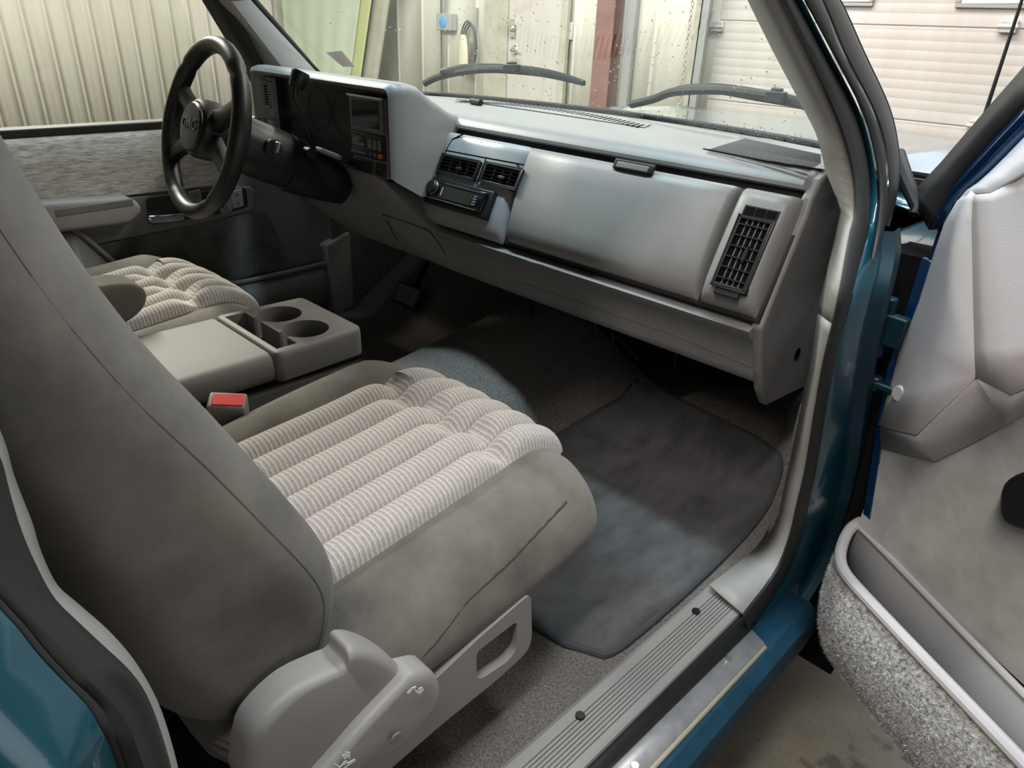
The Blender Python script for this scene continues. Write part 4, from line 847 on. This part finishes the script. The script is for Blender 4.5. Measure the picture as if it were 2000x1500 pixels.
def frame_with_hole(outer, hole, x, th_, name, mat, parent):
    bm = bmesh.new(); ov = [bm.verts.new(XS(*p, x)) for p in outer]; hv = [bm.verts.new(XS(*p, x)) for p in hole]; es = []
    for L in (ov, hv):
        for i in range(len(L)): es.append(bm.edges.new((L[i], L[(i + 1) % len(L)])))
    bmesh.ops.triangle_fill(bm, use_beauty=True, edges=es); bmesh.ops.recalc_face_normals(bm, faces=bm.faces)
    me = bpy.data.meshes.new(name); bm.to_mesh(me); bm.free(); me.materials.append(mat)
    o = bpy.data.objects.new(name, me); COL.objects.link(o); adopt(o, parent)
    md = o.modifiers.new('solid', 'SOLIDIFY'); md.thickness = th_; md.offset = 0; md = o.modifiers.new('bevel', 'BEVEL'); md.width = 0.003; md.segments = 2; md.limit_method = 'ANGLE'
    return o
rdp = lambda L, r: [(p.x, p.y) for p in rnd([V(a, b, 0) for a, b in L], r)]
frame_with_hole(rdp(br, 18), rdp([(1003, 1207), (1002, 1262), (985, 1285), (935, 1318), (924, 1318), (923, 1268)], 12), 0.722, 0.014, 'seat_track_cover', plastic_seat, ps_)
lv = [(800, 1320), (845, 1312), (862, 1345), (856, 1375), (838, 1400), (790, 1452), (752, 1475), (700, 1500), (650, 1560), (560, 1580), (600, 1540), (655, 1478), (705, 1420), (752, 1370)]
lever = dome(lv, 0.770, 0.010, 'recline_lever', plastic_seat, ps_, 0.014)
c = XS(773, 1441, 0.7795); MB().disc(c, (0, 1, 0), (0, 0, 1), 0.007, 0.002, 16).build('lever_pin', plastic_dark, lever)
def icon(polys, name):
    mb = MB()
    for P in polys: mb.prism([XS(*p, 0.7803) for p in P], V(0.0006, 0, 0))
    return mb.build(name, white_ink, lever)
Z = lambda L: [(600 + a / 2.857, 975 + b / 2.857) for a, b in L]
icon([Z([(145, 1470), (185, 1490), (205, 1462), (222, 1458), (224, 1476), (190, 1500), (175, 1500)]), Z([(185, 1495), (262, 1448), (272, 1455), (205, 1502)]), Z([(195, 1430), (213, 1420), (210, 1408), (240, 1410), (236, 1448), (226, 1438), (206, 1452)])], 'lever_symbol')
icon([Z([(556, 1080), (582, 1050), (590, 1056), (570, 1085)]), Z([(582, 1052), (606, 1042), (608, 1052), (590, 1060)]), Z([(588, 1052), (610, 1080), (630, 1086), (650, 1062), (640, 1046), (620, 1055), (620, 1070), (600, 1060)])], 'lever_symbol')
MB().box(0.50, 0.60, 0.10, 0.50, -0.03, 0.17).build('seat_riser', dark_void, ps_, bevel=0.01)
MB().box(0.24, 0.32, 0.10, 0.55, -0.03, 0.17).build('seat_riser', dark_void, ps_, bevel=0.01)
MB().box(-0.60, -0.53, 0.07, 0.50, -0.03, 0.17).build('seat_riser', dark_void, ds_, bevel=0.01)
MB().box(-0.24, -0.19, 0.07, 0.50, -0.03, 0.17).build('seat_riser', dark_void, ds_, bevel=0.01)
# driver armrest
arm_prof = [(0.10, 0.33), (0.30, 0.335), (0.37, 0.335), (0.415, 0.355), (0.430, 0.385), (0.415, 0.408), (0.37, 0.418), (0.30, 0.418), (0.10, 0.42), (0.05, 0.38)]
pillow(MB(), [(p.x, p.y) for p in spline([V(a, b, 0) for a, b in arm_prof + arm_prof[:1]], 2)[:-1]], -0.245, -0.165, 0.012, 4).build('armrest', velour, ds_, sub=1, angle=80)

# =================================================================== CONSOLE
con = thing('center_console', (0, 0.4, 0.0), 'grey center console with flat lid and two cup holders between the seats', 'console')
ZT = 0.332
seam = [W(430, 622, 'z', ZT), W(528, 690, 'z', ZT)]
yS = (seam[0].y + seam[1].y) / 2; xl, xr = -0.125, 0.118
def cross(y, z1, x0=xl, x1=xr, h=0.055, r=0.022): return rnd([V(x0, y, z1 - h), V(x1, y, z1 - h), V(x1, y, z1), V(x0, y, z1)], r, 4)
MB().loft([cross(y, ZT) for y in (0.02, 0.2, yS - 0.006)]).build('lid', plastic_console, con, angle=50)
# cup holder block with a cut-out
yF = W(660, 640, 'z', ZT).y
cA, cB = W(553, 613, 'z', ZT), W(597, 646, 'z', ZT); rad_ = 0.043; cy_ = (cA.y + cB.y) / 2; gx = 0.014
xcA, xcB = cA.x, cB.x; ry0, ry1 = yS + 0.014, cy_ - rad_ - 0.004
xcA = -0.052; xcB = 0.046
def circ(cx): 
    a0 = math.asin(gx / rad_); return [(cx + rad_ * math.cos(t), cy_ + rad_ * math.sin(t)) for t in [-math.pi / 2 + a0 + (2 * math.pi - 2 * a0) * k / 26 for k in range(27)]]
hole = [(xl + 0.022, ry0), (xr - 0.022, ry0), (xr - 0.022, ry1), (xcB + gx, ry1)] + circ(xcB) + [(xcB - gx, ry1), (xcA + gx, ry1)] + circ(xcA) + [(xcA - gx, ry1), (xl + 0.022, ry1)]
yE = cy_ + rad_ + 0.045
out = [(p.x, p.y) for p in rnd([V(xl, yS, 0), V(xr, yS, 0), V(xr - 0.012, yE, 0), V(xl + 0.012, yE, 0)], 0.018, 5)]
bm = bmesh.new(); ov = [bm.verts.new((a, b, ZT)) for a, b in inset2(out, 0.006)]; hv = [bm.verts.new((a, b, ZT)) for a, b in hole]; es = []
for L in (ov, hv):
    for i in range(len(L)): es.append(bm.edges.new((L[i], L[(i + 1) % len(L)])))
bmesh.ops.triangle_fill(bm, use_beauty=True, edges=es)
o1 = [bm.verts.new((a, b, ZT - 0.003)) for a, b in inset2(out, 0.0015)]; o2 = [bm.verts.new((a, b, ZT - 0.012)) for a, b in out]; o3 = [bm.verts.new((a, b, ZT - 0.055)) for a, b in out]; h1 = [bm.verts.new((a, b, ZT - 0.055)) for a, b in hole]
for A_, B_ in ((ov, o1), (o1, o2), (o2, o3), (hv, h1)):
    for i in range(len(A_)):
        j = (i + 1) % len(A_); bm.faces.new((A_[i], A_[j], B_[j], B_[i]))
bm.faces.new(h1[::-1]); bmesh.ops.recalc_face_normals(bm, faces=bm.faces)
me = bpy.data.meshes.new('cup_holder'); bm.to_mesh(me); bm.free(); me.materials.append(plastic_console)
for p in me.polygons: p.use_smooth = True
me.set_sharp_from_angle(angle=math.radians(50))
o = bpy.data.objects.new('cup_holder', me); COL.objects.link(o); o.parent = con; o.matrix_parent_inverse = Matrix.Translation(con.location).inverted()
MB().box(xl + 0.008, xr - 0.008, 0.02, yE - 0.02, -0.01, ZT - 0.062).build('base', plastic_console, con, bevel=0.01)
MB().box(xl + 0.004, xr - 0.004, 0.02, yE - 0.012, ZT - 0.060, ZT - 0.055).build('base_gap', dark_void, con)
# seat belt buckle
bk = thing('seat_belt_buckle', W(450, 790, 'x', 0.19), 'grey seat belt buckle with red release button beside the console', 'buckle')
c = W(452, 797, 'x', 0.195); u = V(0.30, 0.85, -0.28).normalized(); n_ = V(0.35, -0.2, 0.92); n_ = (n_ - u * n_.dot(u)).normalized(); t_ = u.cross(n_)
ax = V(0.1, -0.45, -0.85).normalized()
p = [W(*q, 'x', 0.18) for q in ((420, 770), (468, 783), (478, 797), (470, 822), (410, 800))]
cc = W(446, 800, 'x', 0.203)
up_ = V(0.30, -0.12, 0.94).normalized(); si = V(0.55, 0.80, -0.2); si = (si - up_ * si.dot(up_)).normalized(); nf = si.cross(up_)
MB().obox(cc - up_ * 0.012, si * 0.028, up_ * 0.034, nf * 0.017).build('buckle_case', plastic_seat, bk, bevel=0.004)
MB().obox(cc + up_ * 0.0205 + si * 0.002, si * 0.023, up_ * 0.003, nf * 0.0125).build('release_button', red, bk, bevel=0.0015)
MB().obox(cc - up_ * 0.08, si * 0.018, up_ * 0.045, nf * 0.004).build('stalk', black, bk)

# =================================================================== FLOOR MAT, PEDALS
mo = [(1240, 748), (1262, 752), (1500, 868), (1522, 885), (1510, 960), (1425, 1075), (1215, 1262), (1150, 1268), (1085, 1250), (1046, 1222), (1030, 1190), (800, 1130), (1040, 900), (1100, 845)]
def mat_pt(px, py):
    p = W(px, py, 'z', -0.03)
    for _ in range(40): p = p.lerp(W(px, py, 'z', floor_z(p.x, p.y) + 0.014), 0.4)
    return p
mp_ = [mat_pt(*p) for p in mo]
mpoly = spline(mp_ + mp_[:1], 4)[:-1]
# fill the outline with a fine grid so it follows the toe board
import itertools
def inside(x, y):
    r = False
    for i in range(len(mpoly)):
        a, b = mpoly[i - 1], mpoly[i]
        if (a.y > y) != (b.y > y) and x < (b.x - a.x) * (y - a.y) / (b.y - a.y) + a.x: r = not r
    return r
ys_ = [p.y for p in mpoly]; y0m, y1m = min(ys_) + 0.002, max(ys_) - 0.002
rows = []
for k in range(61):
    y = y0m + (y1m - y0m) * k / 60; xsx = []
    for i in range(len(mpoly)):
        a, b = mpoly[i - 1], mpoly[i]
        if (a.y > y) != (b.y > y): xsx.append((b.x - a.x) * (y - a.y) / (b.y - a.y) + a.x)
    rows.append((y, min(xsx), max(xsx)))
top = [[V(x0 + (x1 - x0) * i / 24, y, floor_z(x0 + (x1 - x0) * i / 24, y) + 0.014) for i in range(25)] for y, x0, x1 in rows]
fm = thing('floor_mat', (0.5, 1.1, -0.04), 'charcoal carpeted floor mat in the passenger footwell', 'floor mat')
MB().strip(*top).build('mat_top', mat_carpet, fm, solid=0.012)
ring = [V(x1, y, floor_z(x1, y) + 0.014) for y, x0, x1 in rows] + [V(x0, y, floor_z(x0, y) + 0.014) for y, x0, x1 in rows[::-1]]
MB().tube(ring + ring[:1], 0.007, 8, cap=False).build('mat_binding', M('mat_binding', (0.06, 0.06, 0.064), 0.9), fm)
bp_ = thing('brake_pedal', (-0.50, 1.38, 0.02), 'wide dark brake pedal deep in the driver footwell', 'pedal')
c = W(798, 578, 'y', 1.36); MB().obox(c, (0.06, 0, 0), (0, 0.018, 0.032), (0, -0.008, 0.005)).build('pad', rubber, bp_, bevel=0.004)
MB().obox(c + V(0, -0.0085, 0.0052), (0.052, 0, 0), (0, 0.014, 0.025), (0, -0.001, 0.001)).build('pad_trim', plastic_dark, bp_)
MB().tube([c + V(0.01, 0.01, 0), c + V(0.01, 0.10, 0.15), c + V(0.01, 0.14, 0.32)], 0.010).build('arm', dark_void, bp_)
gp = thing('accelerator_pedal', (-0.33, 1.38, 0.0), 'narrow ribbed black accelerator pedal beside the transmission hump', 'pedal')
a, b = W(918, 572, 'y', 1.50), W(893, 642, 'y', 1.40); d = (b - a); MB().obox((a + b) / 2, (0.026, 0, 0), d / 2, V(0, -0.006, 0.003)).build('pad', rubber, gp, bevel=0.003)
mb = MB()
for k in range(5): mb.obox((a + b) / 2 + V(-0.018 + 0.009 * k, -0.007, 0.0035), (0.002, 0, 0), d * 0.45, V(0, -0.002, 0.001))
mb.build('ribs', plastic_dark, gp)

# =================================================================== PASSENGER DOOR (open)
DP = V(0.84, 1.22, 0); DD = V(0.86, -0.51, 0).normalized(); DN = V(-0.51, -0.86, 0).normalized()
pd = thing('passenger_door', (1.2, 1.0, -0.2), 'open passenger door showing its grey inner panel and map pocket', 'car door')
def D(px, py, off=0.0): return WP(px, py, DP + DN * off, DN)
def dz(s, z, off=0.0): return DP + DD * s + DN * off + V(0, 0, z)
# shell outline in (s,z)
sh = [D(*p, -0.01) for p in ((1840, 400), (1806, 500), (1782, 575), (1762, 640), (1738, 715), (1716, 830), (1702, 925), (1690, 1000), (1660, 1080), (1640, 1190))]
sz = [((p - DP).dot(DD), p.z) for p in sh]
shell = sz + [(sz[-1][0] + 0.03, -0.20), (1.15, -0.20), (1.15, 0.60), (0.36, 0.645), (0.20, 0.66)]
MB().prism([dz(s, z, -0.012) for s, z in shell], DN * -0.11).build('door_shell', blue, pd, bevel=0.01, seg=3)
MB().prism([dz(s, z, -0.008) for s, z in [(a + 0.004, b) for a, b in sz[1:8]] + [(a + 0.024, b) for a, b in sz[7:0:-1]]], DN * 0.008).build('door_flange', blue, pd, bevel=0.003)
# window frame: outer black rubber, inner blue
fo = [(1790, 385), (1800, 372), (1850, 320), (1900, 263), (1950, 206), (2000, 150), (2060, 80)]; fm_ = [(1826, 450), (1838, 420), (1868, 365), (1905, 318), (1955, 262), (2000, 215), (2060, 150)]; fi = [(1850, 440), (1868, 400), (1895, 372), (1935, 340), (1968, 308), (2000, 275), (2060, 215)]
FO, FM, FI = [D(*p, -0.05) for p in fo], [D(*p, -0.02) for p in fm_], [D(*p, -0.004) for p in fi]
MB().strip(FO, FM).build('window_frame_seal', rubber, pd, solid=0.02)
MB().strip(FM, [a.lerp(b, .35) + DN * 0.008 for a, b in zip(FM, FI)], [a.lerp(b, .5) - DN * 0.002 for a, b in zip(FM, FI)], [a.lerp(b, .75) + DN * 0.010 for a, b in zip(FM, FI)], FI).build('window_frame', blue, pd, solid=0.01)
MB().strip([D(*p, 0.003) for p in ((1850, 438), (1874, 396), (1893, 374), (1912, 362), (1935, 342), (1968, 310), (2000, 277), (2060, 217))], [D(*p, o_) for p, o_ in (((1856, 442), 0.006), ((1876, 402), 0.008), ((1902, 382), 0.055), ((1908, 380), 0.084), ((1938, 379), 0.088), ((1985, 352), 0.084), ((2030, 325), 0.080), ((2110, 277), 0.074))]).build('belt_panel', trim_door, pd, angle=60, solid=0.004, off=-1)
# molded upper panel
Lp = [(1905, 372), (1874, 395), (1850, 437), (1832, 490), (1800, 592), (1765, 680), (1737, 778), (1721, 832)]
Cp = [(1908, 380), (1906, 395), (1904, 437), (1905, 490), (1907, 592), (1909, 680), (1911, 735), (1792, 850)]
rows_ = []
for (l, c) in zip(Lp, Cp):
    a = D(*l, 0.012); b = D(*c, 0.085)
    rows_.append([D(*l, -0.004), a, a.lerp(b, .5) + DN * 0.004, b])
MB().strip(*rows_).build('hinge_side_panel', trim_door, pd, angle=50, solid=0.004, off=-1)
Rp = [(1938, 378), (1943, 395), (1948, 437), (1955, 490), (1962, 592), (1968, 680), (1978, 770)]
Rq = [(2120, 270), (2120, 320), (2120, 400), (2120, 480), (2120, 580), (2120, 640), (2120, 700)]
Ct = [D(*c, 0.085) for c in Cp[:7]]; Rt = [D(*c, 0.089) for c in Rp]; Rr = [D(*c, 0.072) for c in Rq]; Rm = [a.lerp(b, .25) - DN * 0.006 for a, b in zip(Rt, Rr)]; Re = [V(0, 0, 0) + p + DD * 0.78 + V(0, 0, -0.02) for p in Rr]
MB().strip(Ct, [a.lerp(b, .5) + DN * 0.003 for a, b in zip(Ct, Rt)], Rt, Rm, Rr, Re).build('upper_panel', trim_door, pd, angle=50, solid=0.004, off=-1)
# sloping underside of the molding
U0 = [D(1721, 832, 0.012), D(1792, 850, 0.085), D(1911, 735, 0.085), D(1978, 770, 0.087), D(2120, 700, 0.060)]
U1 = [D(1724, 872, 0.002), D(1828, 897, 0.004), D(1905, 857, 0.004), D(1965, 826, 0.004), D(2120, 735, 0.004)]
U0.append(U0[-1] + DD * 0.78 + V(0, 0, -0.02)); U1.append(U1[-1] + DD * 0.78)
MB().strip(U0, U1).build('panel_underside', trim_door, pd, angle=30, solid=0.004, off=-1)
c = D(1761, 768, 0.027); MB().disc(c, DD, V(0, 0, 1), 0.0125, 0.008, 24).build('trim_button', trim_door, pd)
# fabric insert
fb = [dz((D(*p) - DP).dot(DD), D(*p).z, 0.002) for p in ((1717, 905), (1722, 868), (1828, 890), (1965, 820), (2130, 730))]
s0 = (fb[0] - DP).dot(DD)
poly = [dz(s0, 0.28, 0.002)] ; poly = [dz((p - DP).dot(DD), p.z, -0.005) for p in fb] + [dz(1.1, 0.42, -0.005), dz(1.1, 0.085, -0.005), dz((D(1670, 1040) - DP).dot(DD), 0.085, -0.005)]
MB().prism(poly, DN * 0.004).build('fabric_insert', door_fabric, pd)
# black oval at the edge of the frame (arm rest end)
ov = [D(*p, 0.012) for p in ((1973, 985), (1976, 955), (1990, 932), (2030, 915), (2120, 890), (2120, 1060), (2030, 1035), (1990, 1022), (1976, 1006))]
MB().prism(spline(ov + ov[:1], 3)[:-1], DN * 0.02).build('speaker_cover', black, pd, bevel=0.006)
# map pocket
ZP = 0.088
lip = [W(*p, 'z', ZP) for p in ((1680, 1019), (1662, 1032), (1648, 1056), (1641, 1087), (1649, 1116), (1676, 1150), (1760, 1240), (1860, 1345), (2000, 1492))]
dl = (lip[-1] - lip[-2]).normalized(); lip.append(lip[-1] + dl * 0.45); lip = spline(lip, 5)
MB().tube(lip, 0.0095, 10).build('pocket_lip', trim_door, pd)
rail = [W(*p, 'z', ZP + 0.002) for p in ((1680, 1022), (1760, 1103), (1880, 1225), (2000, 1346))]; rail.append(rail[-1] + (rail[-1] - rail[-2]).normalized() * 0.45); rail = [p + DN * 0.007 for p in rail]
MB().tube(rail, 0.006, 8).build('pocket_rail', trim_door, pd)
inn = [p + V(0, 0, -0.004) for p in rail]; MB().strip(inn, [p + V(0, 0, -0.06) + DN * 0.006 for p in inn], [p + V(0, 0, -0.17) + DN * 0.02 for p in inn]).build('pocket_back', plastic_smooth, pd, solid=0.004)
n_l = len(lip)
def wall(off, dzv): 
    out_ = []
    for i, p in enumerate(lip):
        base = p + DN * (-(p - DP).dot(DN)); k = (p - DP).dot(DN); out_.append(base + DN * max(0.006, k + off) + V(0, 0, dzv))
    return out_
PW = [wall(-0.002, -0.004), wall(0.010, -0.03), wall(0.014, -0.08), wall(0.006, -0.13), wall(-0.012, -0.18), wall(-0.05, -0.225), wall(-0.10, -0.24)]
pf = MB().strip(*PW).build('pocket_front', fuzz, pd, angle=80)
mb = MB(); rng = random.Random(3)
for k in range(15000):
    i = rng.random() * (len(lip) - 2); j = rng.random() * (len(PW) - 1.001); i0, j0 = int(i), int(j); fi_, fj = i - i0, j - j0
    p = PW[j0][i0].lerp(PW[j0][i0 + 1], fi_).lerp(PW[j0 + 1][i0].lerp(PW[j0 + 1][i0 + 1], fi_), fj)
    ti = (PW[j0][i0 + 1] - PW[j0][i0]).normalized(); tj = (PW[j0 + 1][i0] - PW[j0][i0]).normalized(); n = ti.cross(tj)
    if n.dot(DN + V(-0.4, 0, 0)) < 0: n = -n
    d = (n * rng.uniform(0.35, 1.0) + ti * rng.gauss(0, 0.7) + tj * rng.gauss(0.25, 0.6)).normalized() * rng.uniform(0.004, 0.008); wv_ = d.cross(V(rng.random(), rng.random(), rng.random())).normalized() * 0.00030
    mb.add([p - wv_, p + wv_, p + d], [(0, 1, 2)])
o = mb.build('carpet_pile', pile_m, pf); o['kind'] = 'stuff'
MB().strip(wall(-0.008, -0.006), wall(-0.006, -0.05), wall(-0.012, -0.12), wall(-0.03, -0.155)).build('pocket_liner', plastic_dark, pd)

# =================================================================== DRIVER DOOR (closed)
dd_ = thing('driver_door', (-0.88, 0.6, -0.1), 'closed driver door with grey cloth panel and armrest beyond the steering wheel', 'car door')
XD = -0.83
MB().box(-0.93, -0.865, -0.1, 1.40, -0.15, 0.575).build('door_shell', teal, dd_, bevel=0.01)
MB().box(-0.865, XD, -0.1, 1.30, -0.02, 0.56).build('inner_panel', plastic_dark, dd_, bevel=0.01)
fpy = W(395, 250, 'x', XD).y + 0.02
up = [(XD - 0.01, 0.585), (XD + 0.012, 0.580), (XD + 0.022, 0.565), (XD + 0.024, 0.50), (XD + 0.020, 0.43), (XD, 0.425)]
MB().loft([[V(a, y, b) for a, b in up] for y in (-0.1, 0.3, 0.6, fpy - 0.06, fpy)]).build('cloth_panel', driver_fabric, dd_, angle=60)
MB().box(-0.875, XD + 0.008, -0.1, 0.96, 0.584, 0.602).build('belt_seal', rubber, dd_, bevel=0.004)
MB().add([V(-0.865, -0.1, 0.595), V(-0.865, 0.96, 0.595), V(-0.80, 0.80, 1.0), V(-0.80, -0.1, 1.0)], [(0, 1, 2, 3)]).build('window_pane', window_glass, dd_)
# middle plastic band with armrest and handle bezel
ml = [W(*p, 'x', XD + 0.012) for p in ((60, 402), (250, 384), (330, 377), (488, 364), (500, 372), (500, 408), (420, 432), (190, 478), (60, 500))]
MB().prism([p + V(-0.02, 0, 0) for p in ml], V(0.024, 0, 0)).build('middle_band', plastic_dark, dd_, bevel=0.005)
ap = [(0.30, 0.372), (0.58, 0.366), (0.62, 0.372), (0.645, 0.392), (0.642, 0.415), (0.62, 0.432), (0.58, 0.436), (0.30, 0.442)]
pillow(MB(), [(p.x, p.y) for p in spline([V(a, b, 0) for a, b in ap + ap[:1]], 2)[:-1]], XD, XD + 0.060, 0.012, 4).build('armrest', trim_light, dd_, angle=60)
MB().obox(W(185, 405, 'x', XD + 0.055), (0.006, 0, 0), (0, 0.09, 0.002), (0, 0, 0.010)).build('armrest_slot', plastic_dark, dd_, bevel=0.003)
bz = [W(*p, 'x', XD + 0.018) for p in ((284, 388), (480, 366), (484, 404), (440, 416), (292, 440))]
MB().prism(rnd([p + V(-0.004, 0, 0) for p in bz], 0.012), V(0.006, 0, 0)).build('handle_bezel', black, dd_)
a, b = W(289, 430, 'x', XD + 0.032), W(362, 424, 'x', XD + 0.032)
MB().obox((a + b) / 2, (0.006, 0, 0), (b - a) / 2, (0, 0.0, 0.012)).build('door_handle', chrome, dd_, bevel=0.005)
for px, py in ((382, 390), (440, 398), (463, 388)):
    c = W(px, py, 'x', XD + 0.026); so = MB().obox(c, (0.004, 0, 0), (0, 0.018, 0.002), (0, 0, 0.026)).build('window_switch', plastic_dark, dd_, bevel=0.006)
    for dzv in (0.012, -0.012): MB().disc(c + V(0.004, 0, dzv), (0, 1, 0), (0, 0, 1), 0.005, 0.0012, 10).build('switch_mark', silver_ink, so)
MB().prism([W(*p, 'x', XD + 0.004) for p in ((120, 480), (190, 478), (480, 416), (520, 420), (560, 510), (440, 552), (200, 570))], V(0.012, 0, 0)).build('carpet_panel', M('dark_door_carpet', (0.10, 0.098, 0.09), 1.0, vary=0.3, vscale=20, bump=0.8, bscale=400, sheen=0.2), dd_)
pk = [W(*p, 'x', XD + 0.035) for p in ((120, 447), (150, 452), (226, 516), (300, 565), (440, 556), (560, 532), (636, 514))]
MB().tube(spline(pk, 4), 0.008, 8).build('pocket_lip', plastic_dark, dd_)
pw = [p + V(0.0, 0, -0.01) for p in spline(pk, 4)]
MB().strip(pw, [V(p.x + 0.004, p.y, min(p.z - 0.02, 0.05)) for p in pw], [V(p.x - 0.03, p.y, -0.02) for p in pw]).build('pocket_front', plastic_dark, dd_, solid=0.006)
